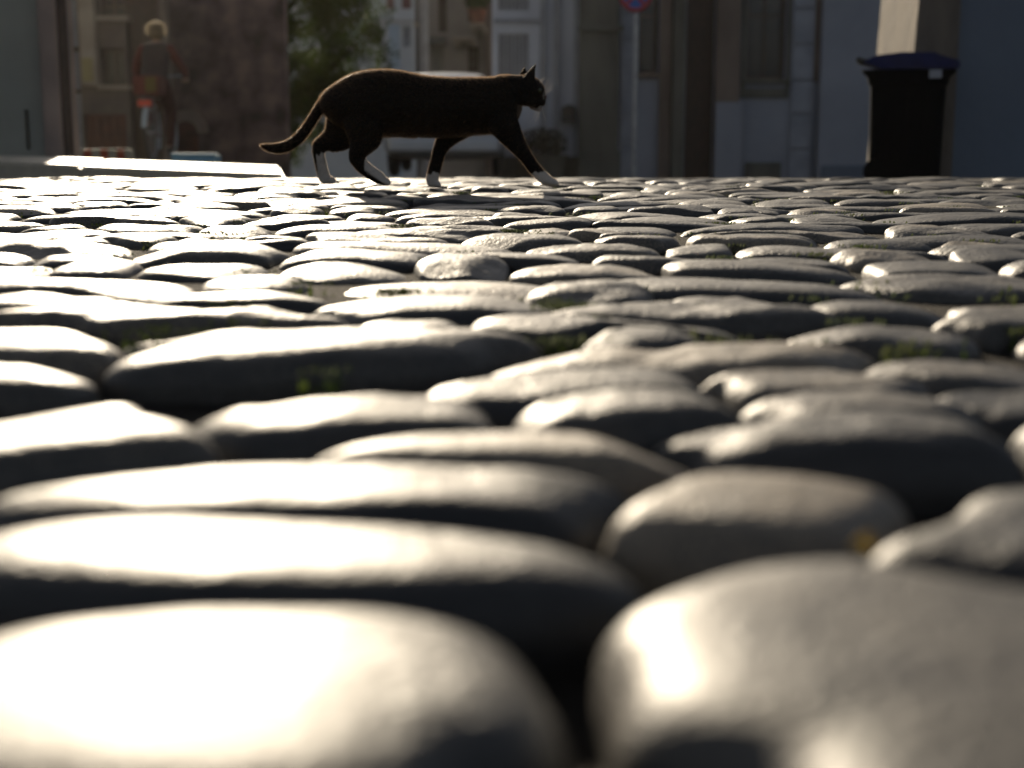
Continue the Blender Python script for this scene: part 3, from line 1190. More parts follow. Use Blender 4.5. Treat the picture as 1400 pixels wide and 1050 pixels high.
def shop_house():
    Y = 21.0
    r = thing('shop_house', 'brown fronted house with cream door post and a dark doorway behind the cyclist', 'house', (X(160, Y), Y, GZ(Y)))
    x0, x1, zt = X(86, Y), X(231, Y), 2.08
    bl = (X(96, Y), X(112, Y), Z(235, Y), Z(-2, Y))
    wn = (X(142, Y), X(174, Y), Z(116, Y), Z(66, Y))
    up = (X(143, Y), X(178, Y), Z(22, Y), Z(-5, Y))
    low = (X(114, Y), X(172, Y), Z(232, Y), Z(156, Y))
    dr = (X(178, Y), X(222, Y), Z(236, Y), Z(-4, Y))
    wall_part(r, x0, x1, zt, Y, Y + .3, [bl, wn, up, low, dr], 'brown_wall')
    solid_back(r, x0, x1, zt, Y, Y + 4, 'brown_wall')
    window(r, *wn, Y, sill='cream', glass='glass', bars=(1, 0))
    window(r, *up, Y, sill='cream')
    d = MB(); d.box((bl[0], Y + .12, bl[2]), (bl[1], Y + .2, bl[3])); d.build('narrow_door', M['grey_paint'], r)
    for py in (66, 124):
        h = MB(); h.box((bl[0], Y + .05, Z(py, Y) - .04), (bl[1], Y + .118, Z(py, Y) + .02)); h.build('door_rail', M['dark_wood'], r)
    p = MB(); p.box((X(117, Y), Y - .14, Z(118, Y)), (X(139, Y), Y - .003, zt - .1), .02); p.build('door_post', M['cream'], r)
    p = MB(); p.box((X(120, Y), Y - .17, Z(112, Y)), (X(134, Y), Y - .143, Z(80, Y))); p.build('post_panel', M['yellow_cream'], r)
    d = MB(); d.box((low[0], Y + .1, low[2]), (low[1], Y + .18, low[3]))
    for i in range(5):
        xx = low[0] + (low[1] - low[0]) * (i + .5) / 5
        d.box((xx - .04, Y + .07, low[2]), (xx + .04, Y + .098, low[3] - .05))
    d.build('cellar_door', M['red_wood'], r)
    d = MB(); d.box((dr[0], Y + .16, dr[2]), (dr[1], Y + .24, dr[3]))
    for k in range(3): d.box((dr[0] + .08, Y + .13, dr[2] + .3 + k * .75), (dr[1] - .08, Y + .158, dr[2] + .9 + k * .75))
    d.build('door', M['dark_wood'], r)
    roof(r, x0, x1, Y, Y + 4, zt, rise=.2, over=.05)
    finish(r)


def brick_house():
    Y = 22.5
    r = thing('brick_house', 'reddish brown house with flaking plaster and a low arched opening, left of the tree', 'house', (X(310, Y), Y, GZ(Y)))
    x0, x1, zt = X(233, Y), X(392, Y), 4.6
    mb = MB()
    ax0, ax1, az = X(238, Y), X(270, Y), Z(180, Y)
    wn = (X(300, Y), X(340, Y), Z(-20, Y), Z(-90, Y))
    mb.grid_wall(x0, x1, zb(Y), zt, Y, Y + .3, [(ax0, ax1, zb(Y), az), wn])
    mb.build('wall', M['old_brick'], r)
    solid_back(r, x0, x1, zt, Y, Y + 5, 'old_brick')
    # arch ring above the opening
    a = MB()
    cx_, rr = (ax0 + ax1) / 2, (ax1 - ax0) / 2
    n = 12
    for i in range(n):
        a0, a1 = math.pi * i / n + .02, math.pi * (i + 1) / n - .02
        q = [(cx_ + math.cos(t) * k, az - .02 + math.sin(t) * k) for t, k in ((a0, rr), (a0, rr + .16), (a1, rr + .16), (a1, rr))]
        a.prism(q, Y - .07, Y - .004)
    a.build('arch', M['pink_stone'], r)
    d = MB()
    d.prism([(cx_ + math.cos(math.pi * i / n) * rr * .98, az + math.sin(math.pi * i / n) * rr * .98) for i in range(n + 1)], Y - .03, Y - .003)
    d.box((ax0, Y + .1, zb(Y)), (ax1, Y + .2, az - .002))
    d.build('cellar_door', M['red_wood'], r)
    window(r, *wn, Y, sill='pink_stone')
    roof(r, x0, x1, Y, Y + 5, zt)
    finish(r)


def far_block():
    Y = 46.0
    r = thing('apartment_building', 'pale grey apartment building far down the street beside the tree crown', 'building', (X(500, Y), Y, GZ(Y)))
    x0, x1, zt = X(380, Y), X(576, Y), 8.5
    holes = [(X(a, Y), X(b, Y), Z(d, Y), Z(c_, Y)) for a, b, c_, d in
             ((530, 541, -30, 12), (551, 564, -30, 12), (552, 563, 36, 64), (518, 526, 42, 62), (505, 513, 42, 62), (536, 545, 100, 140), (515, 524, 100, 140), (500, 509, 4, 22), (460, 472, 40, 62), (440, 452, -20, 12))]
    mm = mat('pale far plaster', (.60, .62, .62), (.50, .53, .55), rough=.9, scale=1)
    M['far'] = mm
    M['far_blue'] = mat('pale blue plaster', (.42, .52, .60), (.38, .47, .54), rough=.9, scale=1)
    wall_part(r, x0, x1, zt, Y, Y + .3, holes, 'far')
    solid_back(r, x0, x1, zt, Y, Y + 8, 'far')
    s = MB(); s.box((X(533, Y), Y - .05, zb(Y)), (X(548, Y), Y - .004, Z(34, Y))); s.build('blue_panel', M['far_blue'], r)
    s = MB(); s.box((x0, Y - .12, Z(29, Y)), (x1, Y - .004, Z(25, Y))); s.build('string_course', M['far'], r)
    M['red_frame'] = mat('faded red shutter', (.22, .10, .09), rough=.8)
    for i, h in enumerate(holes): window(r, *h, Y, frame='red_frame' if i < 2 else 'grey_paint', glass='sheer' if i < 1 else 'glass', fr=.1)
    roof(r, x0, x1, Y, Y + 8, zt, rise=2.4)
    finish(r)


def awning_house():
    Y = 31.0
    r = thing('corner_house', 'greyish brown corner house with balcony ledges seen above the back of the cat', 'house', (X(625, Y), Y, GZ(Y)))
    x0, x1, zt = X(583, Y), X(675, Y), 5.5
    holes = [(X(591, Y), X(606, Y), Z(150, Y), Z(64, Y)), (X(640, Y), X(655, Y), Z(98, Y), Z(64, Y)), (X(640, Y), X(652, Y), Z(30, Y), Z(-40, Y)), (X(600, Y), X(612, Y), Z(44, Y), Z(-20, Y))]
    wall_part(r, x0, x1, zt, Y, Y + .3, holes, 'brown_wall2')
    solid_back(r, x0, x1, zt, Y, Y + 6, 'brown_wall2')
    d = MB(); h = holes[0]; d.box((h[0], Y + .12, h[2]), (h[1], Y + .2, h[3])); d.build('door', M['sheer'], r)
    for h in holes[1:]: window(r, *h, Y, glass='sheer', fr=.07)
    c = MB(); c.prism([(Y - .5, Z(62, Y)), (Y - .003, Z(62, Y)), (Y - .003, Z(50, Y)), (Y - .1, Z(50, Y))], X(588, Y), X(610, Y), 'X'); c.build('door_hood', M['green_stone'], r)
    for a, b, py in ((621, 650, 56), (644, 664, 38)):
        l = MB(); l.box((X(a, Y), Y - .9, Z(py + 3, Y)), (X(b, Y), Y - .003, Z(py - 2, Y)), .03)
        for xx in (a + 3, b - 4): l.box((X(xx, Y), Y - .8, Z(py + 9, Y)), (X(xx, Y) + .1, Y - .003, Z(py + 3, Y) - .002))
        l.build('balcony_ledge', M['cream'], r)
    p = MB(); p.box((X(663, Y), Y - .25, zb(Y)), (X(673, Y), Y - .003, zt - .2), .02); p.build('corner_pilaster', M['brown_stone'], r)
    roof(r, x0, x1, Y, Y + 6, zt)
    finish(r)
    # geranium on the ledge
    x, z = X(654, Y), Z(35.5, Y)
    g = thing('flower_pot', 'pot of red geraniums on the upper balcony ledge', 'flower pot', (x, Y - .6, z))
    mb = MB(); mb.tube([(0, 0, 0), (0, 0, .03), (0, 0, .26), (0, 0, .3)], [.14, .15, .2, .21], 16); mb.build('pot', M['roof'], g)
    for name, c1, n, zc, rz, sz in (('leaves', (.05, .09, .02), 260, .50, .22, .05), ('blossoms', (.65, .035, .03), 110, .72, .17, .04)):
        V, F = [], []
        for _ in range(n):
            d = Vector((random.gauss(0, 1), random.gauss(0, 1), random.gauss(0, 1))).normalized() * random.random() ** .4
            p = Vector((d.x * .3, d.y * .25, zc + d.z * rz))
            a, b = Vector((random.gauss(0, 1), random.gauss(0, 1), random.gauss(0, 1))).normalized() * sz, Vector((random.gauss(0, 1), random.gauss(0, 1), random.gauss(0, 1))).normalized() * sz
            k = len(V); V += [p - a, p + b, p + a, p - b]; F.append((k, k + 1, k + 2, k + 3))
        me = bpy.data.meshes.new(name); me.from_pydata([tuple(v) for v in V], [], F)
        link(name, me, mat('geranium ' + name, c1, rough=.6, trans=.3), g)


M['brown_wall2'] = mat('grey brown render', (.40, .36, .32), (.30, .27, .24), rough=.9, scale=1.5, bump=.3)


def white_house():
    Y = 22.0
    r = thing('white_house', 'pale blue white house with louvred shutters behind the head of the cat', 'house', (X(730, Y), Y, GZ(Y)))
    x0, x1, zt = X(673, Y), X(793, Y), 4.4
    h1 = (X(681, Y), X(723, Y), Z(104, Y), Z(46, Y))
    h2 = (X(681, Y), X(723, Y), Z(14, Y), Z(-60, Y))
    wall_part(r, x0, x1, zt, Y, Y + .3, [h1, h2], 'blue_white')
    solid_back(r, x0, x1, zt, Y, Y + 5, 'blue_white')
    for h in (h1, h2):
        w0 = (h[1] - h[0]) / 4
        for i in range(4):
            s = MB()
            a, b = h[0] + i * w0 + .01, h[0] + (i + 1) * w0 - .01
            s.box((a, Y + .03, h[2]), (a + .035, Y + .07, h[3])); s.box((b - .035, Y + .03, h[2]), (b, Y + .07, h[3]))
            nsl = 10
            for k in range(nsl):
                zz = h[2] + (h[3] - h[2]) * (k + .5) / nsl
                s.box((a + .036, Y + .04, zz - .02), (b - .036, Y + .065, zz + .012))
            s.build('shutter', M['grey_paint'], r)
    s = MB(); s.box((X(676, Y), Y - .08, Z(31, Y)), (X(738, Y), Y - .003, Z(26, Y)), .01); s.build('string_course', M['quoin'], r)
    for a, b in ((738, 746), (756, 764), (784, 790)):
        p = MB(); p.box((X(a, Y), Y - .07, zb(Y)), (X(b, Y), Y - .003, zt - .2)); p.build('pilaster', M['grey_paint'], r)
    p = MB(); p.box((x0, Y - .12, zb(Y)), (x1, Y - .08, Z(214, Y))); p.build('plinth', M['green_stone'], r)
    roof(r, x0, x1, Y, Y + 5, zt)
    finish(r)
    Y2 = Y - .28
    b = thing('letter_box', 'small black letter box on the pale wall beside the dark stone pillar', 'letter box', (X(778, Y2), Y2, Z(156, Y2)))
    mb = MB(); mb.prism([(-.11, -.12), (.11, -.12), (.11, .1), (0, .15), (-.11, .1)], 0, .2); mb.build('case', M['dark_metal'], b)
    mb = MB(); mb.box((-.08, -.014, .03), (.08, -.002, .06)); mb.build('flap', M['dark_wood'], b)


def stone_house():
    Y = 21.5
    r = thing('stone_house', 'dark stone fronted house with tall pilasters and recessed doorway, right of the cat', 'house', (X(950, Y), Y, GZ(Y)))
    x0, x1, zt = X(800, Y), X(1116, Y), 5.0
    w1 = (X(872, Y), X(899, Y), Z(100, Y), Z(-60, Y))
    w2 = (X(1018, Y), X(1072, Y), Z(108, Y), Z(-70, Y))
    dr = (X(936, Y), X(976, Y), zb(Y), Z(-70, Y))
    side = MB()
    side.grid_wall(x0, x1, zb(Y), zt, Y, Y + .32, [w1, w2, dr])
    side.build('wall', M['wall_blue'], r)
    solid_back(r, x0, x1, zt, Y, Y + 5, 'wall_blue')
    window(r, *w1, Y, sill='brown_stone', bars=(0, 1), deep=.22)
    window(r, *w2, Y, sill='green_stone', bars=(1, 1), deep=.2)
    # window surround
    s = MB()
    for a, b in ((1011, 1017), (1073, 1077)): s.box((X(a, Y), Y - .04, Z(134, Y)), (X(b, Y), Y - .003, zt - .2))
    s.box((X(1017, Y) + .003, Y - .04, Z(134, Y)), (X(1073, Y) - .003, Y - .003, Z(121, Y)))
    s.build('window_surround', M['green_stone'], r)
    d = MB(); d.box((dr[0], Y + .24, dr[2]), (dr[1], Y + .31, dr[3]))
    for k in range(4): d.box((dr[0] + .05, Y + .215, GZ(Y) + .2 + k * .55), (dr[1] - .05, Y + .238, GZ(Y) + .62 + k * .55))
    d.build('door', M['dark_wood'], r)
    # pilasters
    for a, b, proud, m, split in ((792, 845, .30, 'green_stone', 40), (901, 917, .10, 'brown_stone', None), (919, 935, .22, 'green_stone', None),
                                  (978, 1010, .16, 'brown_stone', 138)):
        p = MB()
        p.box((X(a, Y - proud), Y - proud, zb(Y)), (X(b, Y - proud), Y - .004, zt - .15), .015)
        po = p.build('pilaster', M[m], r)
        if split == 40:
            c_ = MB(); c_.box((X(788, Y), Y - proud - .07, Z(45, Y)), (X(849, Y), Y - proud - .003, Z(37, Y)), .012)
            c_.build('capital', M['green_stone'], r)
            c_ = MB(); c_.box((X(790, Y), Y - proud - .05, zb(Y)), (X(847, Y), Y - proud - .004, Z(205, Y)), .01); c_.build('pilaster_base', M['green_stone'], r)
        if split == 138:
            c_ = MB(); c_.box((X(976, Y), Y - proud - .04, zb(Y)), (X(1012, Y), Y - proud - .003, Z(140, Y)), .01); c_.build('pilaster_base', M['wall_blue'], r)
    # quoins
    for a, b, js in ((848, 866, (20, 55, 90, 125, 160, 195)), (1080, 1109, (-40, 12, 61, 110, 156, 204, 250))):
        q = MB()
        for j0, j1 in zip(js, js[1:]):
            q.box((X(a, Y), Y - .05, Z(j1, Y) + .012), (X(b, Y), Y - .003, Z(j0, Y) - .012), .008)
        if a == 848: q.box((X(a, Y), Y - .05, Z(20, Y) + .012), (X(b, Y), Y - .003, zt - .3), .008); q.box((X(a, Y), Y - .05, zb(Y)), (X(b, Y), Y - .003, Z(195, Y) - .012), .008)
        q.build('quoins', M['quoin'], r)
    q = MB(); q.box((X(1110, Y), Y - .04, Z(112, Y)), (X(1119, Y), Y - .003, zt - .25)); q.build('wall_edge', M['brown_stone'], r)
    pl = MB(); pl.box((X(1020, Y), Y - .03, zb(Y)), (X(1070, Y), Y - .003, Z(222, Y)), .008); pl.build('plinth', M['green_stone'], r)
    roof(r, x0, x1, Y, Y + 5, zt)
    finish(r)


def plain_house():
    Y = 21.3
    r = thing('plain_house', 'smooth blue grey house wall left of and behind the waste bin', 'house', (X(1160, Y), Y, GZ(Y)))
    x0, x1, zt = X(1121, Y), X(1121, Y) + 9, 5.1
    h = (X(1420, Y), X(1470, Y), Z(90, Y), Z(-40, Y))
    wall_part(r, x0, x1, zt, Y, Y + .3, [h], 'wall_blue')
    solid_back(r, x0, x1, zt, Y, Y + 5, 'wall_blue')
    window(r, *h, Y, sill='green_stone')
    p = MB(); p.box((x0 + .05, Y - .03, zb(Y)), (x1, Y - .003, Z(226, Y)), .008); p.build('plinth', M['wall_dark'], r)
    roof(r, x0, x1, Y, Y + 5, zt)
    finish(r)


def side_wall_pier():
    Yn, Yf = 9.47, 10.45
    xw = 561 / 2000 * Yn
    r = thing('boundary_wall', 'tall dark blue grey wall whose near end catches the sun above the waste bin', 'wall', (xw + .5, Yn, GZ(Yn)))
    mb = MB()
    z0, z1 = zb(Yn), 2.9
    # pier: added, its leaning left cheek shaped to catch the sun as a strip
    def quad(l): return [(l, Yf), (l, Yn), (xw + .24, Yn), (xw + .24, Yf)]
    a0 = [mb.bm.verts.new((p[0], p[1], z0)) for p in quad(xw - .10)]
    a1 = [mb.bm.verts.new((p[0], p[1], z1)) for p in quad(xw + .06)]
    mb.bm.faces.new(a0[::-1]); mb.bm.faces.new(a1)
    for i in range(4): mb.bm.faces.new((a0[i], a0[(i + 1) % 4], a1[(i + 1) % 4], a1[i]))
    mb.build('pier', M['butt'], r)
    mb = MB(); mb.box((xw + .243, Yn + .06, z0), (xw + 6, Yf, z1 - .1)); mb.build('wall', M['wall_dark'], r)
    mb = MB(); mb.box((xw + .02, Yn - .05, z1 + .003), (xw + .3, Yf + .05, z1 + .12), .02); mb.box((xw + .303, Yn, z1 - .097), (xw + 6, Yf + .05, z1), .02); mb.build('coping', M['green_stone'], r)
    finish(r)


M['butt'] = mat('bare weathered render', (.15, .125, .10), (.09, .078, .066), rough=.9, scale=6, bump=.6, bscale=30, stretch=(1, 1, .25))


left_house()
shop_house()
brick_house()
far_block()
awning_house()
white_house()
stone_house()
plain_house()
side_wall_pier()


# ==================================================================== STREET FURNITURE
def wheelie_bin():
    Y = 9.0
    s = 1.0
    w_ = X(1288, Y) - X(1186, Y)
    r = thing('waste_bin', 'black two-wheeled waste bin with blue lid at the end of the dark wall', 'waste bin', (X(1240, Y), Y, GZ(Y)), -math.atan2(X(1240, Y), Y))
    z0 = Z(252, Y) - r.location.z
    zt = Z(97, Y) - r.location.z
    r.location.z += z0
    H = zt - z0
    # body: tapered box, seen from its side
    b = MB()
    hb, ht = w_ * .46, w_ * .49
    dpt = .25
    rings = []
    for z, hx, hy in ((.03, hb, dpt * .8), (H * .86, ht * .985, dpt * .97), (H * .87, ht * 1.03, dpt * 1.02), (H * .93, ht * 1.07, dpt * 1.05), (H * .985, ht * 1.22, dpt * 1.08), (H, ht * 1.22, dpt * 1.08)):
        ring = []
        rc = .05
        for cxs, cys, a0 in ((1, 1, 0), (-1, 1, 90), (-1, -1, 180), (1, -1, 270)):
            for k in range(5):
                a = R(a0 + k * 22.5)
                ring.append(b.bm.verts.new((cxs * (hx - rc) + rc * math.cos(a), cys * (hy - rc) + rc * math.sin(a), z)))
        rings.append(ring)
    n = len(rings[0])
    for p, q in zip(rings, rings[1:]):
        for k in range(n): b.bm.faces.new((p[k], p[(k + 1) % n], q[(k + 1) % n], q[k]))
    b.bm.faces.new(rings[0][::-1]); b.bm.faces.new(rings[-1])
    for k in (-.25, .0, .25):
        b.box((k * w_ - .012, -dpt * .97, .15), (k * w_ + .012, -dpt * .80, H * .8))
    b.build('body', M['plastic'], r)
    lid = MB()
    L0, L1 = X(1170, Y) - r.location.x, X(1304, Y) - r.location.x
    h = lambda py: Z(py, Y) - r.location.z
    lid.prism([(L0 + .16, H + .002), (L0 + .04, h(87)), (L0 + .12, h(78)), (-.04, h(74)), (.16, h(75)), (L1 - .12, h(80)), (L1, h(86)), (L1, H + .002)], -dpt * 1.12, dpt * 1.12)
    bmesh.ops.bevel(lid.bm, geom=lid.bm.edges[:], offset=.008, segments=2, affect='EDGES')
    lid.build('lid', mat('blue lid plastic', (.004, .010, .075), (.003, .008, .055), rough=.55, scale=10, spec=.3), r)
    g = MB()
    g.tube([(L0 + .02, -.19, h(83)), (L0 + .02, .19, h(83))], .018, 10)
    for yy in (-.17, .17): g.tube([(L0 + .02, yy, h(83)), (L0 + .17, yy, h(92))], .016, 8)
    g.build('handle', M['metal2'], r)
    for yy in (-.26, .26):
        wh = MB(); wh.disc((-hb + .055, yy * .8, .085), .085, .05, 'Y', 28); wh.disc((-hb + .055, yy * .86, .085), .045, .05, 'Y', 20)
        wh.build('wheel', M['plastic'], r)
    st = MB(); st.box((X(1266, Y) - r.location.x, -dpt * 1.09 - .006, h(109)), (X(1282, Y) - r.location.x, -dpt * 1.09 + .03, h(98)), .003)
    st.build('sticker', M['quoin'], r)


M['metal2'] = mat('worn grey handle', (.10, .095, .08), rough=.8, spec=.1)
wheelie_bin()


def road_sign():
    Y = 18.5
    x = X(868, Y)
    r = thing('road_sign', 'round red and blue no stopping sign on a thin grey pole', 'road sign', (x, Y, GZ(Y)))
    zc = Z(-6, Y) - GZ(Y)
    p = MB(); p.tube([(0, 0, -.1), (0, 0, zc + .2)], .03, 14); p.build('pole', M['metal'], r)
    rad = 22.5 * Y / 1979
    s = MB(); s.disc((-.02, -.055, zc), rad, .012, 'Y', 48)
    so = s.build('sign_plate', mat('sign blue', (.02, .09, .42), (.02, .08, .36), rough=.4), r)
    q = MB(); q.torus((-.02, -.066, zc), rad * .87, rad * .12, 'Y', 48, 8)
    qo = q.build('red_rim', mat('sign red', (.40, .02, .03), (.34, .018, .025), rough=.4), so)
    q = MB()
    M1 = Matrix.Rotation(R(45), 4, 'Y')
    for a in (45, -45):
        d = Vector((math.cos(R(a)), 0, math.sin(R(a))))
        e = Vector((-d.z, 0, d.x))
        c0 = Vector((-.02, 0, zc))
        pts = [c0 + d * rad * .8 + e * rad * .1, c0 - d * rad * .8 + e * rad * .1, c0 - d * rad * .8 - e * rad * .1, c0 + d * rad * .8 - e * rad * .1]
        q.prism([(v.x, v.z) for v in pts], -.066 - (.002 if a > 0 else 0), -.0625)
    q.build('red_cross', bpy.data.materials['sign red'], so)
    for dz in (-.08, .08):
        c_ = MB(); c_.box((-.05, -.047, zc + dz - .015), (.04, .035, zc + dz + .015), .004); c_.build('clamp', M['metal'], r)


road_sign()


def lamp_post():
    Y = 27.0
    r = thing('light_pole', 'pale grey painted pole between the apartment building and the corner house', 'pole', (X(581, Y), Y, GZ(Y)))
    H = 5.2
    p = MB(); p.tube([(0, 0, -.2), (0, 0, 1.0), (0, 0, 1.02), (0, 0, H)], [.11, .11, .085, .07], 18); p.build('pole', M['white_trim'], r, smooth=False)
    a = MB(); a.tube([(0, 0, H - .1), (0, -.3, H + .25), (0, -.9, H + .35)], [.05, .04, .035], 12); a.build('arm', M['white_trim'], r)
    l = MB(); l.tube([(0, -.8, H + .33), (0, -1.0, H + .36), (0, -1.45, H + .33)], [.06, .11, .06], 14); l.build('lamp_head', M['metal'], r)
    b = MB(); b.box((-.17, -.13, Z(37, Y) - GZ(Y)), (-.09, .12, Z(31, Y) - GZ(Y)), .01); b.build('junction_box', M['cream'], r)
    d = MB(); d.tube([(-.13, .05, -.2), (-.13, .05, H - .6)], .035, 10); d.build('cable_pipe', M['dark_wood'], r)


lamp_post()


def barrier():
    Y = 13.5
    x0, x1 = X(100, Y), X(180, Y)
    xm = (x0 + x1) / 2
    r = thing('barrier_board', 'low red and white striped barrier board in front of the brown house', 'barrier', (xm, Y, GZ(Y)))
    zt, z0 = Z(204, Y) - GZ(Y), Z(221, Y) - GZ(Y)
    n = 7
    w_ = (x1 - x0) / n
    wm, rm = mat('barrier white', (.34, .32, .28), rough=.6), mat('barrier red', (.28, .05, .025), rough=.6)
    mb = MB()
    for i in range(n):
        a = -(x1 - x0) / 2 + i * w_
        mb.box((a, -.012, z0), (a + w_ - .0005, .012, zt))
    o = mb.build('board', [wm, rm], r)
    for k, f in enumerate(o.data.polygons): f.material_index = (k // 6) % 2
    for sx in (-1, 1):
        l = MB()
        l.tube([(sx * (x1 - x0) * .4, .03, z0 + .05), (sx * (x1 - x0) * .4, -.22, 0)], .016, 8)
        l.tube([(sx * (x1 - x0) * .4, .03, z0 + .05), (sx * (x1 - x0) * .4, .26, 0)], .016, 8)
        l.build('leg', M['metal'], r)


barrier()


def blue_crate():
    Y = 9.0
    x0, x1 = X(237, Y), X(296, Y)
    zt = Z(208.5, Y)
    r = thing('crate', 'light blue box standing on the pavement behind the bright kerb', 'crate', ((x0 + x1) / 2, Y, zt - .24))
    w_ = (x1 - x0) / 2
    b = MB()
    b.prism([(-w_ * .86, 0), (w_ * .86, 0), (w_, .22), (-w_, .22)], -.1, .1)
    for k in range(3): b.box((-w_ * .9, -.112, .04 + k * .06), (w_ * .9, -.102, .06 + k * .06))
    b.build('body', mat('light blue plastic', (.20, .36, .46), (.16, .31, .40), rough=.8, spec=.15), r)
    c_ = MB(); c_.box((-w_ * 1.03, -.112, .222), (w_ * 1.03, .0, .236), .004); c_.build('rim', bpy.data.materials['light blue plastic'], r)


blue_crate()


def planter():
    Y = 21.4
    r = thing('planter', 'dark round planter with a low shrub by the foot of the pale house', 'planter', (X(742, Y), Y, GZ(Y)))
    zt = Z(212, Y) - GZ(Y)
    b = MB(); b.tube([(0, 0, -.3), (0, 0, zt - .03), (0, 0, zt - .028), (0, 0, zt)], [.27, .35, .38, .38], 24); b.build('pot', M['green_stone'], r)
    V, F = [], []
    for _ in range(1500):
        d = Vector((random.gauss(0, 1), random.gauss(0, 1), random.gauss(0, 1))).normalized() * random.random() ** .4
        p = Vector((d.x * .38, d.y * .34, zt + .17 + d.z * .25))
        a, c_ = [Vector((random.gauss(0, 1), random.gauss(0, 1), random.gauss(0, 1))).normalized() * random.uniform(.02, .04) for _ in '12']
        k = len(V); V += [tuple(p - a), tuple(p + c_ * .5), tuple(p + a), tuple(p - c_ * .5)]; F.append((k, k + 1, k + 2, k + 3))
    me = bpy.data.meshes.new('foliage'); me.from_pydata(V, [], F)
    link('foliage', me, M['leaf2'], r)


M['leaf2'] = mat('dark shrub leaf', (.025, .032, .02), (.015, .02, .012), rough=.7, spec=.2, scale=9, trans=.15)
planter()


# ==================================================================== CARS
def car(name, label, px0, px1, Y, ytop, paint, glass, lights='red', group=None, lift=0):
    s = (X(px1, Y) - X(px0, Y)) / 1.72
    r = thing(name, label, 'car', (X((px0 + px1) / 2, Y), Y, 0), group=group)
    H = 1.44 * s
    r.location.z = Z(ytop, Y) - H
    pm = mat('car paint ' + name + str(px0), paint, tuple(c * .9 for c in paint), rough=.35, metal=.3, coat=.5, spec=.5)
    # sections along the length, tail at y=0
    secs = [(0.00, .46, .95, .80, 1.36, .30), (.06, .32, 1.0, .83, 1.40, .30), (.6, .28, 1.02, .86, 1.40, .30), (2.9, .28, .98, .86, 1.0, .3), (3.7, .3, .86, .82, .9, .3), (3.95, .42, .72, .70, .74, .3)]
    b = MB()
    def ring(y, prof):
        return [b.bm.verts.new((x * s, y * s, z * s)) for x, z in prof]
    def body_prof(hw, z0, zm, zt_, ht):
        half = [(hw * .86, z0), (hw * .97, z0 + .10), (hw, z0 + .28), (hw * .985, zm - .05), (hw * .94, zm), (ht, zt_ - .06), (ht * .82, zt_), (0, zt_ + .02)]
        return [(x, z) for x, z in half] + [(-x, z) for x, z in half[-2::-1]]
    profs = [(0.0, body_prof(.78, .42, .92, .96, .60)), (.05, body_prof(.84, .26, .98, 1.05, .64)), (.32, body_prof(.86, .22, 1.0, 1.40, .60)), (.9, body_prof(.86, .20, .98, 1.44, .62)),
             (1.9, body_prof(.86, .20, .96, 1.42, .61)), (2.75, body_prof(.86, .20, .94, 1.0, .62)), (3.5, body_prof(.83, .22, .84, .88, .66)), (3.85, body_prof(.74, .34, .66, .70, .55))]
    rings = [ring(y, p) for y, p in profs]
    n = len(rings[0])
    for p, q in zip(rings, rings[1:]):
        for k in range(n): b.bm.faces.new((p[k], p[(k + 1) % n], q[(k + 1) % n], q[k]))
    b.bm.faces.new(rings[0][::-1]); b.bm.faces.new(rings[-1])
    body = b.build('body', pm, r, smooth=True)
    mo = body.modifiers.new('s', 'SUBSURF'); mo.levels = mo.render_levels = 2
    # glass
    g = MB()
    g.prism([(x * s, z * s) for x, z in ((-.60, 1.02), (.60, 1.02), (.52, 1.32), (-.52, 1.32))], 0, .02)
    go = g.build('rear_window', glass, r)
    go.data.transform(Matrix.Translation((0, .045 * s, 0)) @ Matrix.Shear('XZ', 4, (0, 0)))
    for v in go.data.vertices: v.co.y += (v.co.z / s - 1.02) * .62 * s
    for sx in (-1, 1):
        g = MB(); g.prism([(.55 * s, 1.03 * s), (2.45 * s, 1.0 * s), (1.95 * s, 1.34 * s), (.8 * s, 1.34 * s)], sx * .765 * s, sx * .83 * s, 'X'); wo = g.build('side_window', glass, r)
        for v in wo.data.vertices: v.co.x -= sx * (v.co.z / s - 1.0) * .44 * s
    lm = bpy.data.materials.get('tail light') or mat('tail light', (.30, .015, .02), (.26, .01, .015), rough=.25)
    for sx in (-1, 1):
        l = MB(); l.box((sx * .60 * s, -.01 * s, .74 * s), (sx * .77 * s, .10 * s, .90 * s), .015 * s); l.build('tail_light', lm, r)
    bu = MB(); bu.box((-.76 * s, -.06 * s, .34 * s), (.76 * s, .1 * s, .52 * s), .04 * s); bu.build('bumper', pm, r)
    np_ = MB(); np_.box((-.26 * s, -.013 * s, .62 * s), (.26 * s, .03 * s, .72 * s), .004); np_.build('number_plate', M['white_trim'], r)
    for sx in (-1, 1):
        for yy in (.72, 3.15):
            w2 = MB(); w2.torus((sx * .74 * s, yy * s, .30 * s), .24 * s, .08 * s, 'X', 32, 10); wo = w2.build('wheel', M['rubber'], r)
            h = MB(); h.disc((sx * .76 * s, yy * s, .30 * s), .19 * s, .10 * s, 'X', 24); h.build('rim', M['metal'], wo)
    for sx in (-1, 1):
        m_ = MB(); m_.box((sx * .86 * s, 2.35 * s, .96 * s), (sx * 1.0 * s, 2.45 * s, 1.10 * s), .03 * s); m_.build('wing_mirror', pm, r)
    return r


car('parked_car', 'silver grey hatchback seen from behind between the legs of the cat', 520, 692, 18.6, 96, (.42, .45, .50), M['glass'])


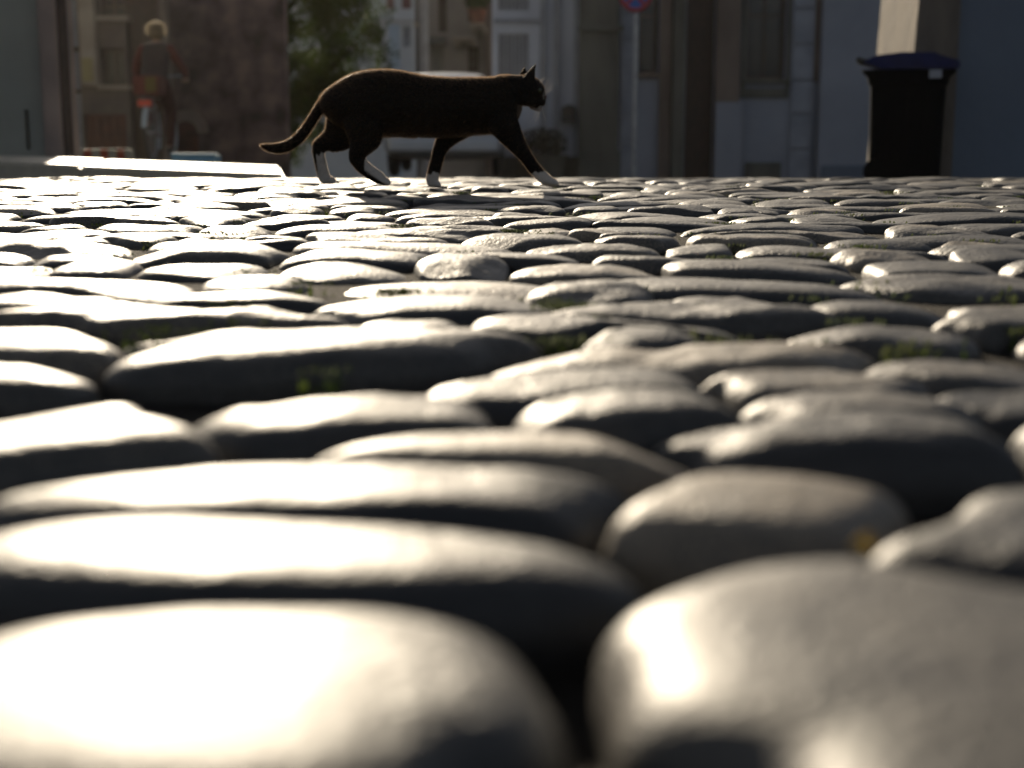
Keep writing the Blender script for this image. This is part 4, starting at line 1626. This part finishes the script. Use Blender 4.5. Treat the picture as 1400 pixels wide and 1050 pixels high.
# ==================================================================== TREE
def tree():
    Y = 27.5
    cx_ = X(384, Y)
    g = GZ(Y)
    r = thing('tree', 'leafy green tree between the brick house and the pale apartment building', 'tree', (cx_, Y, g))
    t = MB()
    t.tube([(0, 0, -.2), (.05, 0, 1.0), (-.05, .1, 2.2), (.1, 0, 3.4), (.0, 0, 4.6)], [.24, .19, .16, .12, .05], 14)
    tips = []
    for k in range(11):
        a = random.uniform(0, 6.28)
        z0 = random.uniform(1.0, 3.6)
        l = random.uniform(.9, 1.7)
        p1 = Vector((math.cos(a) * l * .5, math.sin(a) * l * .5, z0 + .4))
        p2 = Vector((math.cos(a) * l, math.sin(a) * l, z0 + random.uniform(.5, 1.1)))
        t.tube([(0, 0, z0), p1, p2], [.07, .045, .015], 8)
        tips.append(p2)
    t.build('trunk', mat('bark', (.05, .04, .03), (.03, .024, .018), rough=.95, scale=8, spec=.05), r)
    V, F, C = [], [], []
    cl = []
    for _ in range(340):
        d = Vector((random.gauss(0, 1), random.gauss(0, 1), random.gauss(0, 1))).normalized() * random.uniform(.45, 1.0)
        cz_ = 2.7 + d.z * 2.5
        wr = 1.0 if cz_ > 2.2 else .72 + .12 * cz_
        cl.append((Vector((d.x * 2.0 * wr, d.y * 1.8, cz_)), random.uniform(.22, .42)))
    for c_, rad in cl:
        for _ in range(150):
            d = Vector((random.gauss(0, 1), random.gauss(0, 1), random.gauss(0, .8))).normalized() * rad * random.random() ** .5
            p = c_ + d
            s = random.uniform(.028, .052)
            a = Vector((random.gauss(0, 1), random.gauss(0, 1), random.gauss(0, 1))).normalized()
            b = a.cross(Vector((random.gauss(0, 1), random.gauss(0, 1), random.gauss(0, 1)))).normalized()
            k = len(V)
            V += [tuple(p - a * s), tuple(p + b * s * .55), tuple(p + a * s), tuple(p - b * s * .55)]
            F.append((k, k + 1, k + 2, k + 3))
    me = bpy.data.meshes.new('crown'); me.from_pydata(V, [], F)
    link('crown', me, mat('tree leaf', (.035, .065, .014), (.08, .10, .02), rough=.7, scale=1.5, trans=.4, spec=.15), r)


tree()


# ==================================================================== CYCLIST
def cyclist():
    Y = 18.0
    xc = X(206, Y)
    zg = Z(219, Y)           # where the tyres touch
    b = thing('bicycle', 'bicycle seen from behind with a pale rear mudguard, ridden by the person in dark clothes', 'bicycle', (xc, Y, zg))
    for yy in (0.0, 1.05):
        w_ = MB(); w_.torus((0, yy, .34), .325, .017, 'X', 48, 8); wo = w_.build('wheel', M['rubber'], b)
        rm = MB(); rm.torus((0, yy, .34), .30, .012, 'X', 48, 6)
        for k in range(16):
            a = math.pi * 2 * k / 16
            rm.tube([(0, yy, .34), (0, yy + math.cos(a) * .3, .34 + math.sin(a) * .3)], .0015, 4)
        rm.tube([(-.05, yy, .34), (.05, yy, .34)], .02, 10)
        rm.build('rim', M['metal'], wo)
    f = MB()
    for p, q, rr in (((0, .42, .28), (0, .30, .86), .017), ((0, .42, .28), (0, .88, .72), .019), ((0, .32, .80), (0, .86, .84), .016), ((0, .86, .92), (0, .90, .66), .018),
                     ((.05, 0, .34), (.02, .42, .28), .010), ((-.05, 0, .34), (-.02, .42, .28), .010), ((.05, 0, .34), (.02, .31, .80), .009), ((-.05, 0, .34), (-.02, .31, .80), .009),
                     ((.05, 1.05, .34), (.04, .91, .68), .012), ((-.05, 1.05, .34), (-.04, .91, .68), .012), ((-.05, .91, .68), (.05, .91, .68), .015), ((0, .30, .86), (0, .28, .96), .013)):
        f.tube([p, q], rr, 10)
    f.build('frame', M['red_wood'], b)
    g = MB()
    pts = [(math.cos(R(a)), math.sin(R(a))) for a in range(10, 215, 12)]
    for (c0, s0), (c1, s1) in zip(pts, pts[1:]):
        vs = []
        for (cc, ss) in ((c0, s0), (c1, s1)):
            for xx, dr in ((-.033, -.012), (0, 0), (.033, -.012)):
                vs.append((xx, -cc * (.375 + dr) * -1 * -1, .34 + ss * (.375 + dr)))
        v = [g.bm.verts.new(q) for q in vs]
        g.bm.faces.new((v[0], v[1], v[4], v[3])); g.bm.faces.new((v[1], v[2], v[5], v[4]))
    mg = g.build('mudguard', mat('pale mudguard', (.42, .50, .56), (.38, .46, .52), rough=.4), b)
    so = mg.modifiers.new('s', 'SOLIDIFY'); so.thickness = .003
    s = MB(); s.tube([(0, .14, .97), (0, .20, .985), (0, .30, .98), (0, .42, .975)], [.05, .09, .06, .02], 12); s.build('saddle', M['rubber'], b)
    h = MB(); h.tube([(-.29, .68, 1.04), (-.2, .80, 1.06), (0, .85, 1.05), (.2, .80, 1.06), (.29, .68, 1.04)], .012, 8); h.tube([(0, .86, .9), (0, .85, 1.05)], .014, 8); h.build('handlebar', M['metal'], b)
    k = MB()
    for sx in (-.06, 0, .06): k.tube([(sx, -.22, .76), (sx, .26, .76)], .006, 6)
    for yy in (-.22, 0, .24): k.tube([(-.06, yy, .76), (.06, yy, .76)], .006, 6)
    for sx in (-1, 1): k.tube([(sx * .055, .0, .34), (sx * .06, -.1, .76)], .006, 6)
    k.build('rack', M['metal'], b)
    l = MB(); l.box((-.085, -.28, .655), (.085, -.235, .735), .01); l.build('rear_light', mat('rear reflector', (.62, .04, .015), (.5, .03, .01), rough=.3), b)
    p = MB()
    p.tube([(-.07, .42, .28), (.07, .42, .28)], .012, 8); p.tube([(.07, .42, .28), (.07, .50, .14)], .009, 8); p.tube([(-.07, .42, .28), (-.07, .34, .42)], .009, 8)
    p.box((.06, .45, .125), (.17, .55, .15), .004); p.box((-.17, .29, .41), (-.06, .39, .435), .004)
    p.build('pedals', M['dark_metal'], b)
    # bag on the rack
    bag = thing('bag', 'red and yellow bag strapped on the rack of the bicycle', 'bag', (xc, Y + .0, zg + .79))
    q = MB(); q.box((-.17, -.2, .0), (.17, .15, .24), .04); q.build('body', mat('red bag cloth', (.14, .03, .018), (.09, .02, .014), rough=.8), bag)
    q = MB(); q.box((.0, -.214, .04), (.13, -.198, .22), .006); q.build('pocket', mat('mustard cloth', (.14, .10, .02), (.11, .08, .018), rough=.8), bag)
    # rider
    pr = thing('person', 'person in dark top with red sleeves and light hair riding away on a bicycle', 'person', (xc, Y + .3, zg))
    pr.scale = (1.0, 1.0, .95)
    oy = -.3

    def sc(lst): return [(x, y + oy, z, *rr) for x, y, z, *rr in lst]
    torso = sc([(0, .26, 1.00, .155, .12, .10), (0, .28, 1.10, .150, .11, .10), (0, .34, 1.25, .145, .10, .1), (0, .40, 1.38, .165, .095, .09), (0, .43, 1.46, .17, .08, .06)])
    neck = sc([(0, .44, 1.48, .055), (0, .47, 1.58, .052)])
    head = sc([(0, .48, 1.65, .075, .09, .09), (0, .49, 1.70, .078, .098, .095)])
    chains = [torso, neck, head]
    nose = sc([(0, .585, 1.66, .014), (0, .60, 1.645, .013)])
    chains.append(nose)
    arms = []
    for s_ in (-1, 1):
        arm = sc([(s_ * .17, .43, 1.44, .055), (s_ * .25, .48, 1.30, .046), (s_ * .30, .56, 1.18, .040), (s_ * .31, .62, 1.12, .034), (s_ * .29, .69, 1.07, .026)])
        arms.append(arm)
        chains.append(arm)
        chains.append(sc([(s_ * .29, .69, 1.07, .030, .035, .02), (s_ * .285, .72, 1.07, .036, .03, .018)]))
        for j in range(4):
            x = s_ * (.262 + j * .019)
            chains.append(sc([(x, .735, 1.078, .010), (x, .755, 1.060, .0095), (x, .742, 1.032, .009), (x, .722, 1.028, .008)][: 4 if j < 3 else 3]))
        chains.append(sc([(s_ * .25, .71, 1.06, .012), (s_ * .235, .725, 1.045, .011), (s_ * .235, .74, 1.03, .010)]))
        chains.append(sc([(s_ * .078, .475, 1.66, .012, .018, .028)]) * 2)
    legs = []
    for s_, knee, ank in ((-1, (.52, .80), (.34, .50)), (1, (.58, .62), (.46, .20))):
        leg = sc([(s_ * .09, .27, .98, .095), (s_ * .105, (.27 + knee[0]) / 2 + .02, (.98 + knee[1]) / 2, .082), (s_ * .12, knee[0], knee[1], .06), (s_ * .115, (knee[0] + ank[0]) / 2 - .01, (knee[1] + ank[1]) / 2, .054), (s_ * .11, ank[0], ank[1], .036)])
        legs.append(leg)
        chains.append(leg)
        chains.append(sc([(s_ * .11, ank[0] - .03, ank[1] - .045, .034), (s_ * .11, ank[0] + .10, ank[1] - .06, .026)]))
    skin = mat('skin', (.42, .26, .19), (.38, .23, .17), rough=.6)
    link('body', blob_mesh('person_body', chains, .009, 3), skin, pr)

    def grow(lst, d): return [(a[0], a[1], a[2], *[q + d for q in a[3:]]) for a in lst]
    dark = mat('dark cloth', (.050, .032, .030), (.03, .022, .022), rough=.85)
    red = mat('red sleeve cloth', (.12, .02, .014), (.07, .015, .011), rough=.85)
    link('jacket', blob_mesh('jacket', [grow(torso, .022)], .012, 4), dark, pr)
    for a in arms: link('sleeve', blob_mesh('sleeve', [grow(a[:4], .016)], .010, 3), red, pr)
    link('trousers', blob_mesh('trousers', [grow(l[:-1] + [l[-1]], .015) for l in legs] + [grow(torso[:1], .03)], .012, 3), mat('dark red brown trousers', (.07, .022, .016), (.05, .016, .012), rough=.85), pr)
    hair = mat('light hair', (.20, .15, .085), (.16, .12, .07), rough=.6)
    link('hair', blob_mesh('hair', [sc([(0, .455, 1.60, .075, .05, .06), (0, .46, 1.66, .098, .075, .09), (0, .47, 1.72, .098, .092, .085)])], .010, 3), hair, pr)
    V, F = [], []
    for _ in range(2600):
        d = Vector((random.gauss(0, 1), random.gauss(0, 1), random.gauss(0, 1))).normalized()
        if d.z < -.55 or (d.y > .45 and d.z < .4): continue
        p = Vector((d.x * .102, .465 + oy + d.y * .094, 1.70 + d.z * .092))
        q = p + d * random.uniform(.018, .05) + Vector((random.gauss(0, .012), random.gauss(0, .012), -.006))
        e = d.cross(Vector((random.gauss(0, 1), random.gauss(0, 1), random.gauss(0, 1)))).normalized() * .0016
        k = len(V); V += [tuple(p - e), tuple(p + e), tuple(q)]; F.append((k, k + 1, k + 2))
    hm = bpy.data.meshes.new('loose_hair'); hm.from_pydata(V, [], F)
    ho = [o for o in pr.children if o.name.startswith('hair')][0]
    link('loose_hair', hm, mat('rim lit loose hair', (.42, .36, .26), (.34, .29, .20), rough=.5, trans=.6), ho)  # strands coloured paler than the hair for the sunlit rim round the head
    for s_ in (-1, 1):
        e = MB(); bmesh.ops.create_uvsphere(e.bm, u_segments=10, v_segments=8, radius=.012, matrix=Matrix.Translation((s_ * .03, .575 + oy, 1.69))); e.build('eye', M['white_trim'], pr)
    sh = MB()
    for leg in legs:
        x, y, z, _ = leg[-1]
        bmesh.ops.create_icosphere(sh.bm, subdivisions=3, radius=1, matrix=Matrix.Translation((x, y + .045, z - .065)) @ Matrix.Diagonal((.046, .13, .042, 1)))
    vs = sh
    for i, leg in enumerate(legs):
        s2 = MB(); x, y, z, _ = leg[-1]
        bmesh.ops.create_icosphere(s2.bm, subdivisions=3, radius=1, matrix=Matrix.Translation((x, y + .045, z - .062)) @ Matrix.Diagonal((.046, .13, .042, 1)))
        s2.build('shoe', M['rubber'], pr, smooth=True)
    sh.bm.free()


cyclist()
